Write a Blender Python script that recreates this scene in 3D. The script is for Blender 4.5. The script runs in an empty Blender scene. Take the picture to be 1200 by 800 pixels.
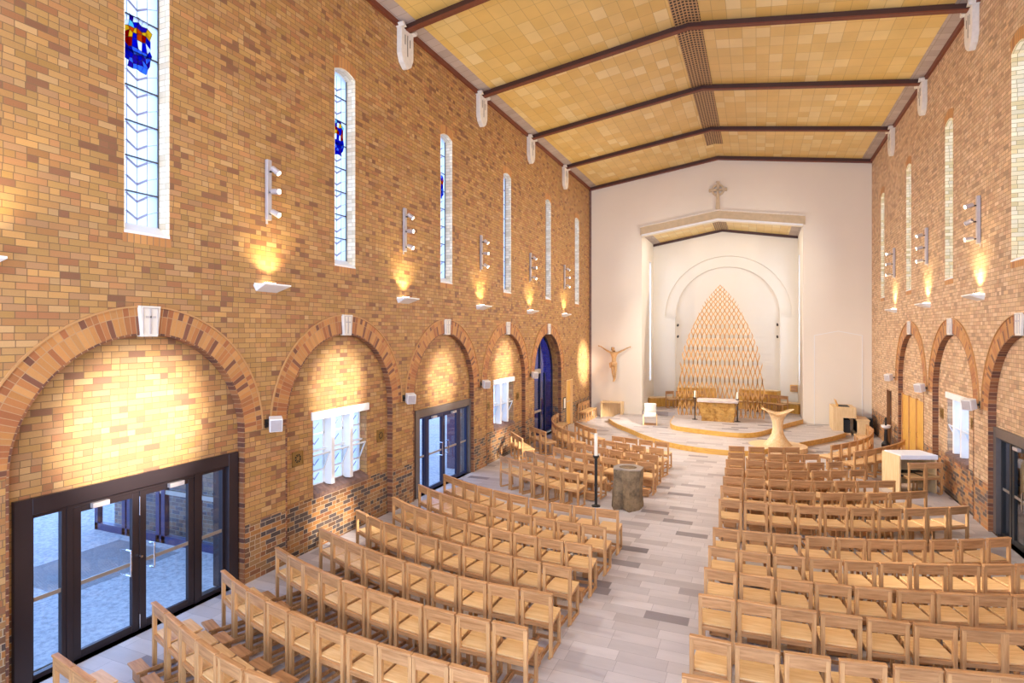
import bpy, bmesh, math, random
from mathutils import Vector, Matrix
from mathutils.geometry import tessellate_polygon
random.seed(7)
SC = bpy.context.scene
COL = SC.collection
PI = math.pi
R = math.radians
XL, XR, YB, XC = -7.5, 4.3, 27.25, -1.6      # side walls, chancel wall, nave axis
REC = 0.12                                   # depth of the arched recesses

# ------------------------------------------------------------------ mesh building
class MB:
    def __init__(s): s.v = []; s.f = []; s.uv = {}
    def add(s, vs, fs):
        n = len(s.v); s.v += [tuple(v) for v in vs]; s.f += [tuple(i + n for i in f) for f in fs]
        return s
    def box(s, x0, x1, y0, y1, z0, z1, M=None):
        vs = [Vector((x, y, z)) for x in (x0, x1) for y in (y0, y1) for z in (z0, z1)]
        if M: vs = [M @ v for v in vs]
        return s.add(vs, [(0, 1, 3, 2), (4, 6, 7, 5), (0, 4, 5, 1), (2, 3, 7, 6), (0, 2, 6, 4), (1, 5, 7, 3)])
    def hexa(s, b, t):                       # bottom and top quads (counter-clockwise from above)
        return s.add(list(b) + list(t), [(3, 2, 1, 0), (4, 5, 6, 7), (0, 1, 5, 4), (1, 2, 6, 5), (2, 3, 7, 6), (3, 0, 4, 7)])
    def cyl(s, p0, p1, r0, r1=None, n=16, caps=True):
        p0, p1 = Vector(p0), Vector(p1); r1 = r0 if r1 is None else r1
        d = (p1 - p0).normalized(); a = d.orthogonal().normalized(); b = d.cross(a)
        vs = []
        for p, r in ((p0, r0), (p1, r1)):
            for i in range(n):
                t = 2 * PI * i / n; vs.append(p + a * math.cos(t) * r + b * math.sin(t) * r)
        fs = [(i, (i + 1) % n, n + (i + 1) % n, n + i) for i in range(n)]
        if caps: fs += [tuple(range(n - 1, -1, -1)), tuple(range(n, 2 * n))]
        return s.add(vs, fs)
    def tube(s, pts, r, n=8):
        pts = [Vector(p) for p in pts]; vs = []; fs = []
        ref = None
        for k, p in enumerate(pts):
            d = (pts[min(k + 1, len(pts) - 1)] - pts[max(k - 1, 0)]).normalized()
            if ref is None: ref = d.orthogonal().normalized()
            a = (ref - d * ref.dot(d)).normalized(); ref = a; b = d.cross(a)
            for i in range(n):
                t = 2 * PI * i / n; vs.append(p + a * math.cos(t) * r + b * math.sin(t) * r)
        for k in range(len(pts) - 1):
            fs += [(k * n + i, k * n + (i + 1) % n, (k + 1) * n + (i + 1) % n, (k + 1) * n + i) for i in range(n)]
        fs += [tuple(range(n - 1, -1, -1)), tuple(range((len(pts) - 1) * n, len(pts) * n))]
        return s.add(vs, fs)
    def lathe(s, prof, c=(0, 0, 0), n=32):
        c = Vector(c); vs = []; fs = []
        for r, z in prof:
            for i in range(n):
                t = 2 * PI * i / n; vs.append(c + Vector((r * math.cos(t), r * math.sin(t), z)))
        for k in range(len(prof) - 1):
            fs += [(k * n + i, k * n + (i + 1) % n, (k + 1) * n + (i + 1) % n, (k + 1) * n + i) for i in range(n)]
        fs += [tuple(range(n - 1, -1, -1)), tuple(range((len(prof) - 1) * n, len(prof) * n))]
        return s.add(vs, fs)
    def prism(s, loops, to3, a, b):          # outer loop + holes in 2D, pushed from a to b along the third axis
        flat = [p for l in loops for p in l]; n = len(flat)
        tri = tessellate_polygon([[Vector((p[0], p[1], 0)) for p in l] for l in loops])
        vs = [to3(p[0], p[1], a) for p in flat] + [to3(p[0], p[1], b) for p in flat]
        fs = [tuple(t) for t in tri] + [tuple(i + n for i in reversed(t)) for t in tri]
        k = 0
        for l in loops:
            m = len(l)
            fs += [(k + i, k + (i + 1) % m, n + k + (i + 1) % m, n + k + i) for i in range(m)]
            k += m
        return s.add(vs, fs)
    def build(s, name, mat=None, parent=None, bevel=0, smooth=False, recalc=True):
        me = bpy.data.meshes.new(name); me.from_pydata(s.v, [], s.f); me.update()
        bm = bmesh.new(); bm.from_mesh(me)
        if recalc: bmesh.ops.recalc_face_normals(bm, faces=bm.faces)
        if bevel: bmesh.ops.bevel(bm, geom=list(bm.edges), offset=bevel, segments=1, affect='EDGES', clamp_overlap=True)
        bm.to_mesh(me); bm.free()
        if smooth:
            for p in me.polygons: p.use_smooth = True
        o = bpy.data.objects.new(name, me); COL.objects.link(o)
        if mat: me.materials.append(mat)
        if parent: o.parent = parent
        return o
XYf = lambda x, y, w: (x, y, w)
YZf = lambda y, z, w: (w, y, z)              # loops in (Y,Z), thickness along X
XZf = lambda x, z, w: (x, w, z)              # loops in (X,Z), thickness along Y

def tag(o, label, cat, group=None, kind=None):
    o['label'] = label; o['category'] = cat
    if group: o['group'] = group
    if kind: o['kind'] = kind
    return o
def struct(o): o['kind'] = 'structure'; return o
def empty(name, loc=(0, 0, 0), rz=0):
    o = bpy.data.objects.new(name, None); COL.objects.link(o); o.location = loc; o.rotation_euler = (0, 0, rz)
    o.empty_display_size = .1; return o
def thing(name, label, cat, loc=(0, 0, 0), rz=0, group=None): return tag(empty(name, loc, rz), label, cat, group)
def dup(root, loc=None, rz=None, label=None, group=None, skip=()):
    r = root.copy(); COL.objects.link(r)
    if loc is not None: r.location = loc
    if rz is not None: r.rotation_euler = (0, 0, rz)
    if label: r['label'] = label
    if group: r['group'] = group
    for ch in list(root.children):
        if ch.name.split('.')[0] in skip: continue
        c = ch.copy(); COL.objects.link(c); c.parent = r
        for g in list(ch.children):
            d = g.copy(); COL.objects.link(d); d.parent = c
    return r

# ------------------------------------------------------------------ materials
def srgb(r, g, b):
    f = lambda c: (c / 255 / 12.92) if c / 255 <= .04045 else ((c / 255 + .055) / 1.055) ** 2.4
    return (f(r), f(g), f(b), 1)
class NT:
    def __init__(s, name):
        s.m = bpy.data.materials.new(name); s.m.use_nodes = True; s.t = s.m.node_tree; s.n = s.t.nodes; s.l = s.t.links
        s.n.clear(); s.out = s.n.new('ShaderNodeOutputMaterial')
    def node(s, typ, **kw):
        n = s.n.new(typ)
        for k, v in kw.items():
            if k.startswith('_'): n.inputs[int(k[1:])].default_value = v
            else: setattr(n, k, v)
        return n
    def link(s, a, b): s.l.new(a, b)
    def val(s, x, inp):
        if hasattr(x, 'is_linked') or isinstance(x, bpy.types.NodeSocket): s.link(x, inp)
        else: inp.default_value = x
    def m1(s, op, a, b=0.0, c=0.0):
        n = s.n.new('ShaderNodeMath'); n.operation = op
        for i, x in enumerate((a, b, c)): s.val(x, n.inputs[i])
        return n.outputs[0]
    def mix(s, f, a, b, mode='MIX'):
        n = s.n.new('ShaderNodeMix'); n.data_type = 'RGBA'; n.blend_type = mode
        s.val(f, n.inputs[0]); s.val(a, n.inputs[6]); s.val(b, n.inputs[7]); return n.outputs[2]
    def ramp(s, f, stops, const=False):
        n = s.n.new('ShaderNodeValToRGB'); e = n.color_ramp.elements
        if const: n.color_ramp.interpolation = 'CONSTANT'
        while len(e) < len(stops): e.new(.5)
        for el, (p, c) in zip(e, stops): el.position = p; el.color = c
        s.link(f, n.inputs[0]); return n.outputs[0]
    def comb(s, x, y, z=0.0):
        n = s.n.new('ShaderNodeCombineXYZ')
        for i, q in enumerate((x, y, z)): s.val(q, n.inputs[i])
        return n.outputs[0]
    def white(s, vec):
        n = s.n.new('ShaderNodeTexWhiteNoise'); n.noise_dimensions = '3D'; s.link(vec, n.inputs['Vector']); return n.outputs['Value'], n.outputs['Color']
    def noise(s, vec, scale, detail=3, rough=.5):
        n = s.n.new('ShaderNodeTexNoise'); n.inputs['Scale'].default_value = scale; n.inputs['Detail'].default_value = detail
        n.inputs['Roughness'].default_value = rough
        if vec is not None: s.link(vec, n.inputs['Vector'])
        return n.outputs['Fac']
    def sep(s, v):
        n = s.n.new('ShaderNodeSeparateXYZ'); s.link(v, n.inputs[0]); return n.outputs
    def bsdf(s, col, rough=.6, bump=None, bstr=.3, bdist=.01, **kw):
        b = s.n.new('ShaderNodeBsdfPrincipled'); s.val(col, b.inputs['Base Color']); s.val(rough, b.inputs['Roughness'])
        for k, v in kw.items(): s.val(v, b.inputs[k.replace('_', ' ')])
        if bump is not None:
            n = s.n.new('ShaderNodeBump'); n.inputs['Strength'].default_value = bstr; n.inputs['Distance'].default_value = bdist
            s.link(bump, n.inputs['Height']); s.link(n.outputs[0], b.inputs['Normal'])
        s.link(b.outputs[0], s.out.inputs[0]); return s.m

def plain(name, rgb, rough=.6, metal=0.0, noise=.06, nscale=8, spec=.5):
    t = NT(name); g = t.node('ShaderNodeTexCoord').outputs['Object']
    c = srgb(*rgb); f = t.noise(g, nscale)
    lo = tuple(x * (1 - noise) for x in c[:3]) + (1,); hi = tuple(min(1, x * (1 + noise)) for x in c[:3]) + (1,)
    col = t.ramp(f, [(.3, lo), (.7, hi)])
    return t.bsdf(col, rough, Metallic=metal, Specular_IOR_Level=spec)

def brick_mat(name, palette, mortar, mode='wall', bw=.22, bh=.080, mw=.009, dado=None, rough=.55, gain=1.0):
    """mode wall: courses from the surface position; mode uv: stacked voussoirs laid out by UV (arc length, radius)"""
    t = NT(name)
    geo = t.node('ShaderNodeNewGeometry')
    if mode == 'wall':
        P = t.sep(geo.outputs['Position']); N = t.sep(geo.outputs['True Normal'])
        ny = t.m1('GREATER_THAN', t.m1('ABSOLUTE', N[1]), .6)
        nz = t.m1('GREATER_THAN', t.m1('ABSOLUTE', N[2]), .6)
        u = t.m1('ADD', t.m1('MULTIPLY', P[1], t.m1('SUBTRACT', 1.0, ny)), t.m1('MULTIPLY', P[0], ny))
        v = t.m1('ADD', t.m1('MULTIPLY', P[2], t.m1('SUBTRACT', 1.0, nz)), t.m1('MULTIPLY', P[0], nz))
        u = t.m1('ADD', u, 50.0); v = t.m1('ADD', v, 50 * bh)
    else:
        uv = t.sep(t.node('ShaderNodeUVMap').outputs[0]); u, v = t.m1('ADD', uv[0], 50.0), uv[1]
    if mode == 'wall':
        row = t.m1('FLOOR', t.m1('DIVIDE', v, bh))
        fv = t.m1('SUBTRACT', t.m1('DIVIDE', v, bh), row)
        rj = t.white(t.comb(row, 3.3))[0]
        uu = t.m1('ADD', t.m1('ADD', t.m1('DIVIDE', u, bw), t.m1('MULTIPLY', t.m1('MODULO', row, 2.0), .5)), t.m1('MULTIPLY', rj, .12))
        cell = t.m1('FLOOR', uu); fu = t.m1('SUBTRACT', uu, cell)
        half = t.m1('LESS_THAN', t.white(t.comb(cell, row, 7.7))[0], .3)      # some bricks are headers
        f2 = t.m1('MULTIPLY', fu, 2.0); side = t.m1('FLOOR', f2)
        fuh = t.m1('SUBTRACT', f2, side)
        fuu = t.m1('ADD', t.m1('MULTIPLY', half, fuh), t.m1('MULTIPLY', t.m1('SUBTRACT', 1.0, half), fu))
        wid = t.m1('SUBTRACT', bw, t.m1('MULTIPLY', half, bw / 2))
        cid = t.comb(t.m1('ADD', cell, t.m1('MULTIPLY', half, t.m1('MULTIPLY', side, .5))), row, 1.0)
        du = t.m1('MULTIPLY', t.m1('MINIMUM', fuu, t.m1('SUBTRACT', 1.0, fuu)), wid)
        dv = t.m1('MULTIPLY', t.m1('MINIMUM', fv, t.m1('SUBTRACT', 1.0, fv)), bh)
    else:
        uu = t.m1('DIVIDE', u, bh); cell = t.m1('FLOOR', uu); fu = t.m1('SUBTRACT', uu, cell)
        row = t.m1('GREATER_THAN', v, .23)
        cid = t.comb(cell, row, 2.0)
        du = t.m1('MULTIPLY', t.m1('MINIMUM', fu, t.m1('SUBTRACT', 1.0, fu)), bh)
        dv = t.m1('MINIMUM', t.m1('ABSOLUTE', t.m1('SUBTRACT', v, .23)), t.m1('MINIMUM', t.m1('ADD', v, .005), t.m1('SUBTRACT', .36, v)))
    rnd = t.white(cid)[0]; rnd2 = t.white(t.comb(rnd, 5.0, 9.0))[0]
    mort = t.m1('LESS_THAN', t.m1('MINIMUM', du, dv), mw / 2)
    n = len(palette)
    col = t.ramp(rnd, [(i / n if len(c) == 3 else c[3], srgb(*c[:3])) for i, c in enumerate(palette)], True)
    if dado:
        zone = t.m1('LESS_THAN', P[2], dado[0]); k = len(dado[1])
        c2 = t.ramp(rnd, [(i / k, srgb(*c)) for i, c in enumerate(dado[1])], True)
        col = t.mix(zone, col, c2); mcol = t.mix(zone, srgb(*mortar), srgb(*dado[2]))
    else: mcol = srgb(*mortar)
    pos = geo.outputs['Position']
    v1 = t.noise(pos, 60, 3); v2 = t.noise(pos, .5, 2)
    bright = t.m1('ADD', t.m1('MULTIPLY', rnd2, .24), t.m1('ADD', .70, t.m1('MULTIPLY', t.m1('ADD', v1, v2), .2)))
    bright = t.m1('MULTIPLY', bright, gain)
    col = t.mix(1.0, col, t.comb(bright, bright, bright), 'MULTIPLY')
    col = t.mix(mort, col, mcol)
    h = t.m1('SUBTRACT', 1.0, mort)
    return t.bsdf(col, t.m1('ADD', rough, t.m1('MULTIPLY', mort, .3)), bump=h, bstr=.5, bdist=.006)

def wood_mat(name, rgb, rgb2, axis='Z', rough=.42, scale=1.0, spread=.18):
    t = NT(name)
    tc = t.node('ShaderNodeTexCoord').outputs['Object']; oi = t.node('ShaderNodeObjectInfo')
    rnd = oi.outputs['Random']
    mp = t.node('ShaderNodeMapping'); t.link(tc, mp.inputs[0])
    sc = {'X': (1.2, 14, 14), 'Y': (14, 1.2, 14), 'Z': (14, 14, 1.2)}[axis]
    mp.inputs['Scale'].default_value = tuple(q * scale for q in sc)
    t.link(t.comb(t.m1('MULTIPLY', rnd, 37.0), t.m1('MULTIPLY', rnd, 91.0), t.m1('MULTIPLY', rnd, 13.0)), mp.inputs['Location'])
    f = t.noise(mp.outputs[0], 2.2, 4, .6)
    col = t.ramp(f, [(.32, srgb(*rgb2)), (.62, srgb(*rgb))])
    b = t.m1('ADD', 1 - spread / 2, t.m1('MULTIPLY', rnd, spread))
    col = t.mix(1.0, col, t.comb(b, b, b), 'MULTIPLY')
    return t.bsdf(col, rough, bump=f, bstr=.08, bdist=.003)

def glass_mat(name, tint, rough=.02, mix=.85, spec=.12):
    """clear pane: mostly transparent with a thin mirror coat"""
    t = NT(name); tr = t.node('ShaderNodeBsdfTransparent'); tr.inputs[0].default_value = tint
    gl = t.node('ShaderNodeBsdfGlossy'); gl.inputs['Roughness'].default_value = rough; gl.inputs[0].default_value = (1, 1, 1, 1)
    lw = t.node('ShaderNodeLayerWeight'); fr = t.m1('ADD', .05, t.m1('MULTIPLY', t.m1('POWER', lw.outputs['Facing'], 4.0), .6))
    mx = t.node('ShaderNodeMixShader'); t.link(fr, mx.inputs[0]); t.link(tr.outputs[0], mx.inputs[1]); t.link(gl.outputs[0], mx.inputs[2])
    t.link(mx.outputs[0], t.out.inputs[0]); return t.m
def obscure_mat(name, rgb, through=.45):
    """obscured leaded glass: lets daylight through softly"""
    t = NT(name); a = t.node('ShaderNodeBsdfTransparent'); b = t.node('ShaderNodeBsdfTranslucent')
    a.inputs[0].default_value = rgb; b.inputs[0].default_value = rgb
    mx = t.node('ShaderNodeMixShader'); mx.inputs[0].default_value = 1 - through
    t.link(a.outputs[0], mx.inputs[1]); t.link(b.outputs[0], mx.inputs[2]); t.link(mx.outputs[0], t.out.inputs[0]); return t.m
def emit_mat(name, rgb, s):
    t = NT(name); e = t.node('ShaderNodeEmission'); e.inputs[0].default_value = rgb; e.inputs[1].default_value = s
    t.link(e.outputs[0], t.out.inputs[0]); return t.m

TAN = [(190, 142, 83), (198, 150, 91), (184, 134, 75), (192, 140, 81), (178, 124, 71), (200, 156, 101), (188, 142, 81), (172, 114, 71), (192, 144, 87), (184, 132, 81), (204, 152, 87), (186, 138, 91), (146, 98, 66), (190, 144, 81), (194, 136, 83), (182, 136, 73)]
DADO = [(150, 104, 62), (96, 78, 68), (170, 112, 60), (82, 68, 62), (160, 116, 70), (120, 84, 58), (178, 120, 62), (90, 76, 72), (146, 92, 54), (168, 124, 76)]
ROSE = [(192, 159, 122), (200, 165, 127), (186, 151, 112), (196, 159, 119), (178, 141, 105), (202, 171, 137), (190, 153, 117), (172, 133, 100), (196, 161, 127), (188, 149, 115), (158, 125, 95)]
M = {}
M['brickL'] = brick_mat('tan_brick', TAN, (122, 94, 64), dado=(.93, DADO, (178, 158, 130)), gain=.77)
M['brickR'] = brick_mat('rosy_brick', ROSE, (142, 114, 88), dado=(.93, DADO, (178, 158, 134)), gain=1.08)
M['voussoir'] = brick_mat('arch_brick', [(186, 128, 68), (176, 112, 60), (192, 136, 76), (160, 96, 54), (184, 124, 64), (120, 74, 52), (190, 130, 70), (170, 108, 60)], (176, 138, 98), mode='uv', gain=.9)
M['bullnose'] = brick_mat('jamb_brick', [(120, 72, 44), (136, 84, 50), (104, 62, 42), (150, 96, 56), (90, 56, 44), (128, 80, 48)], (176, 150, 116), bw=.12, mw=.012)
M['hood'] = plain('hood_mould_tile', (184, 136, 84), .5)
M['plaster'] = plain('white_plaster', (232, 221, 202), .75, noise=.02, nscale=.6)
M['cream'] = plain('cream_stone', (198, 176, 142), .7, noise=.08, nscale=5)
M['carved'] = plain('carved_white_stone', (222, 212, 196), .7, noise=.06, nscale=12)
M['sill'] = plain('brown_sill_brick', (120, 92, 80), .6, noise=.3, nscale=9)
M['white_paint'] = plain('white_paint', (236, 234, 228), .4, noise=.02)
M['bronze'] = plain('dark_bronze_frame', (54, 44, 46), .3, metal=.35, noise=.08, nscale=2)
M['greysteel'] = plain('grey_bronze_frame', (120, 110, 104), .35, metal=.5, noise=.06)
M['blueframe'] = plain('dark_blue_frame', (40, 46, 78), .35, metal=.2)
M['chrome'] = plain('chrome', (220, 220, 222), .15, metal=1.0, noise=.01)
M['brushed'] = plain('brushed_steel', (190, 182, 170), .35, metal=.8, noise=.05)
M['beam'] = plain('oxide_brown_beam', (112, 54, 30), .5, noise=.12)
M['beamtop'] = plain('dark_trim', (66, 34, 22), .5)
M['alu'] = plain('pale_aluminium', (186, 176, 172), .4, metal=.2)
M['black'] = plain('black_iron', (30, 28, 28), .45)
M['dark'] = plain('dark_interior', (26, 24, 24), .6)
M['wax'] = plain('wax', (240, 232, 212), .5)
M['glass'] = glass_mat('clear_glass', (.90, .95, 1, 1))
M['tint'] = glass_mat('blue_tinted_glass', (.045, .085, .22, 1))
M['obscure'] = obscure_mat('obscured_leaded_glass', (.99, .99, .99, 1), .25)
M['lead'] = plain('lead_came', (70, 66, 60), .5)
M['bluelead'] = plain('blue_glass_strip', (150, 156, 196), .4)
M['conc'] = None
M['oak'] = wood_mat('pale_oak', (206, 158, 104), (174, 124, 76), 'Z')
M['oakx'] = wood_mat('pale_oak_rail', (196, 146, 96), (160, 111, 66), 'X')
M['oakseat'] = wood_mat('pale_oak_seat', (228, 188, 132), (208, 162, 104), 'X', rough=.35)
M['ambo'] = wood_mat('ambo_timber', (236, 206, 160), (218, 178, 122), 'Z', rough=.45, spread=.08)
M['ply'] = wood_mat('pale_ply', (232, 200, 150), (218, 182, 128), 'Z', rough=.45, spread=.05)
M['honey'] = wood_mat('honey_timber', (226, 176, 84), (196, 140, 56), 'Z', rough=.4, spread=.06)
M['slat'] = wood_mat('lattice_timber', (212, 160, 86), (174, 118, 56), 'Z', rough=.5, spread=.1)
M['edge'] = wood_mat('step_edge_timber', (228, 180, 90), (204, 150, 64), 'X', rough=.4, scale=.4, spread=.03)

def floor_mat(name, tw=.6, th=.24):
    t = NT(name); P = t.sep(t.node('ShaderNodeNewGeometry').outputs['Position'])
    v = t.m1('ADD', t.m1('DIVIDE', P[1], th), 100.0); row = t.m1('FLOOR', v); fv = t.m1('SUBTRACT', v, row)
    u = t.m1('ADD', t.m1('DIVIDE', t.m1('ADD', P[0], 40.0), tw), t.m1('MULTIPLY', t.white(t.comb(row, 1.0))[0], 1.0))
    cell = t.m1('FLOOR', u); fu = t.m1('SUBTRACT', u, cell)
    rnd = t.white(t.comb(cell, row, 4.0))[0]
    col = t.ramp(rnd, [(0, srgb(192, 183, 180)), (.2, srgb(186, 177, 174)), (.38, srgb(198, 189, 185)), (.55, srgb(181, 172, 169)), (.68, srgb(191, 181, 177)),
                       (.84, srgb(172, 162, 158)), (.92, srgb(158, 148, 146)), (.965, srgb(134, 125, 126)), (.985, srgb(118, 110, 112))], True)
    mp = t.node('ShaderNodeMapping'); t.link(t.node('ShaderNodeNewGeometry').outputs['Position'], mp.inputs[0]); mp.inputs['Scale'].default_value = (.6, 2.4, 1)
    n = t.noise(mp.outputs[0], 3.0, 5, .6)
    k = t.m1('ADD', .86, t.m1('MULTIPLY', n, .28)); col = t.mix(1.0, col, t.comb(k, k, k), 'MULTIPLY')
    d = t.m1('MINIMUM', t.m1('MULTIPLY', t.m1('MINIMUM', fu, t.m1('SUBTRACT', 1.0, fu)), tw), t.m1('MULTIPLY', t.m1('MINIMUM', fv, t.m1('SUBTRACT', 1.0, fv)), th))
    col = t.mix(t.m1('LESS_THAN', d, .0025), col, srgb(150, 142, 138))
    return t.bsdf(col, .38)
M['floor'] = floor_mat('stone_plank_floor')

def ceil_mat(name, tw, th, stops, rough=.35, gap=.006, gcol=(150, 112, 60)):
    t = NT(name); P = t.sep(t.node('ShaderNodeNewGeometry').outputs['Position'])
    u = t.m1('DIVIDE', t.m1('ADD', P[0], 41.6), tw); v = t.m1('DIVIDE', t.m1('ADD', P[1], 40.8), th)
    cu, cv = t.m1('FLOOR', u), t.m1('FLOOR', v); fu, fv = t.m1('SUBTRACT', u, cu), t.m1('SUBTRACT', v, cv)
    rnd = t.white(t.comb(cu, cv, 4.0))[0]
    col = t.ramp(rnd, stops)
    d = t.m1('MINIMUM', t.m1('MULTIPLY', t.m1('MINIMUM', fu, t.m1('SUBTRACT', 1.0, fu)), tw), t.m1('MULTIPLY', t.m1('MINIMUM', fv, t.m1('SUBTRACT', 1.0, fv)), th))
    n = t.noise(t.node('ShaderNodeNewGeometry').outputs['Position'], 1.2, 3)
    k = t.m1('ADD', .85, t.m1('MULTIPLY', n, .3)); col = t.mix(1.0, col, t.comb(k, k, k), 'MULTIPLY')
    col = t.mix(t.m1('MULTIPLY', t.m1('LESS_THAN', d, gap), .55), col, srgb(*gcol))
    return t.bsdf(col, rough, bump=rnd, bstr=.1, bdist=.01)
M['ceil'] = ceil_mat('straw_board_ceiling', .33, .5, [(0, srgb(218, 180, 100)), (.6, srgb(223, 188, 112)), (.88, srgb(227, 198, 130)), (1, srgb(233, 209, 150))])
M['ceilgrey'] = ceil_mat('grey_acoustic_board', .38, .3, [(0, srgb(168, 150, 138)), (1, srgb(184, 166, 154))], .6, .008, (130, 112, 100))
def grille_mat():
    t = NT('perforated_brown_board'); P = t.sep(t.node('ShaderNodeNewGeometry').outputs['Position'])
    f = lambda p, s: t.m1('ABSOLUTE', t.m1('SUBTRACT', t.m1('FRACT', t.m1('DIVIDE', t.m1('ADD', p, 40.0), s)), .5))
    hole = t.m1('MULTIPLY', t.m1('LESS_THAN', f(P[0], .085), .34), t.m1('LESS_THAN', f(P[1], .13), .32))
    return t.bsdf(t.mix(hole, srgb(186, 150, 104), srgb(58, 38, 26)), .6)
M['grille'] = grille_mat()
def stone_mat(name, stops, scale=3, rough=.8, bump=.5):
    t = NT(name); g = t.node('ShaderNodeTexCoord').outputs['Object']; f = t.noise(g, scale, 6, .65); f2 = t.noise(g, scale * 5, 4)
    return t.bsdf(t.ramp(t.m1('ADD', t.m1('MULTIPLY', f, .75), t.m1('MULTIPLY', f2, .25)), stops), rough, bump=f2, bstr=bump, bdist=.03)
M['altarstone'] = stone_mat('ochre_split_stone', [(.34, srgb(84, 52, 26)), (.45, srgb(168, 120, 52)), (.55, srgb(196, 150, 76)), (.7, srgb(150, 112, 70))])
M['altartop'] = stone_mat('sawn_stone_top', [(.3, srgb(196, 176, 164)), (.7, srgb(220, 204, 192))], bump=.05)
M['basalt'] = stone_mat('brown_basalt', [(.3, srgb(70, 58, 44)), (.46, srgb(112, 92, 66)), (.58, srgb(142, 118, 86)), (.75, srgb(92, 78, 62))], scale=4)
M['basalttop'] = stone_mat('honed_basalt', [(.3, srgb(128, 116, 106)), (.7, srgb(158, 144, 130))], bump=.05, rough=.4)
M['pebble'] = stone_mat('pebbled_concrete', [(.35, srgb(126, 130, 134)), (.5, srgb(160, 163, 168)), (.65, srgb(184, 185, 188))], scale=14, bump=.2)
M['corpus'] = stone_mat('carved_limewood', [(.3, srgb(176, 132, 84)), (.6, srgb(212, 172, 120)), (.8, srgb(226, 190, 140))], scale=5, bump=.1)
M['hair'] = plain('dark_carved_hair', (104, 66, 38), .7)
M['brass'] = plain('aged_brass', (150, 116, 62), .45, metal=.5)
M['cloth'] = plain('white_cloth', (236, 232, 228), .8, noise=.02)
M['leather'] = plain('cream_upholstery', (214, 206, 192), .7, noise=.02)
# ------------------------------------------------------------------ building shell
BAYS = [5.17, 9.2, 13.22, 17.22, 21.25]
BAYR = [4.8, 8.85, 12.87, 16.87, 20.9]
RI, RO, ZC = 1.58, 1.92, 2.42
def arch_loop(yc, r, zc, zb=-.1, n=28):
    return [(yc + r, zb)] + [(yc + r * math.cos(PI * i / n), zc + r * math.sin(PI * i / n)) for i in range(n + 1)] + [(yc - r, zb)]
def rect(a, b, c, d): return [(a, c), (b, c), (b, d), (a, d)]
def slot(yc, w=.62, z0=5.33, z1=9.12, rise=.09):
    return [(yc - w / 2, z0), (yc + w / 2, z0)] + [(yc + w / 2 - w * i / 6, z1 + rise * math.sin(PI * i / 6)) for i in range(7)]
WL = [5.17, 9.18, 13.22, 17.22, 21.22, 25.12]
WR = [13.0, 17.04, 21.08, 25.06]
M['creambrick'] = brick_mat('cream_jamb_brick', [(226, 206, 172), (232, 214, 182), (218, 196, 160), (236, 220, 190)], (190, 170, 140), bw=.23)
M['creambrick_lit'] = brick_mat('cream_jamb_brick_lit', [(234, 206, 152), (238, 212, 160), (228, 196, 138), (222, 188, 124), (236, 210, 162)], (176, 144, 92), bw=.23)  # cream jamb brick with warm yellow light painted into the colour
M['liner'] = brick_mat('jamb_liner_brick', [(120, 74, 46), (140, 86, 52), (104, 62, 44), (150, 98, 58), (92, 58, 46), (132, 82, 50)], (170, 140, 106), mode='uv')
HY = lambda L: [rect(*q) for q in L]

def side_wall(name, X0, sg, mat, arches, slots, doors, windows, arched, small):
    outer = rect(-2.0, YB, -.1, 11.25)
    front = [outer] + [arch_loop(b, RI, ZC) for b in arches] + [slot(y) for y in slots] + HY(small)
    w = struct(MB().prism(front, YZf, X0, X0 + sg * REC).build(name, mat))
    back = [outer] + [slot(y) for y in slots] + HY(doors) + HY(windows) + HY(small) + [arch_loop(b, RI - .03, ZC) for b in arched]
    struct(MB().prism(back, YZf, X0 + sg * REC, X0 + sg * .42).build('recess_wall', mat, w))
    return w
D1 = (3.86, 6.56, -.05, 1.96)
def door_hole(yc): return (yc - 1.5, yc + 1.5, -.1, 2.12)
def win_hole(yc): return (yc - .80, yc + .80, 1.0, 2.52)
wall_left = side_wall('wall_left', XL, -1, M['brickL'], BAYS, WL, [door_hole(5.2), door_hole(13.36)], [win_hole(9.22), win_hole(17.22)], [21.25], [(23.55, 24.45, -.1, 1.98)])
wall_right = side_wall('wall_right', XR, 1, M['brickR'], BAYR, WR, [door_hole(12.97)], [win_hole(16.85)], [], [(23.5, 24.3, -.1, 2.0)])

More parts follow.
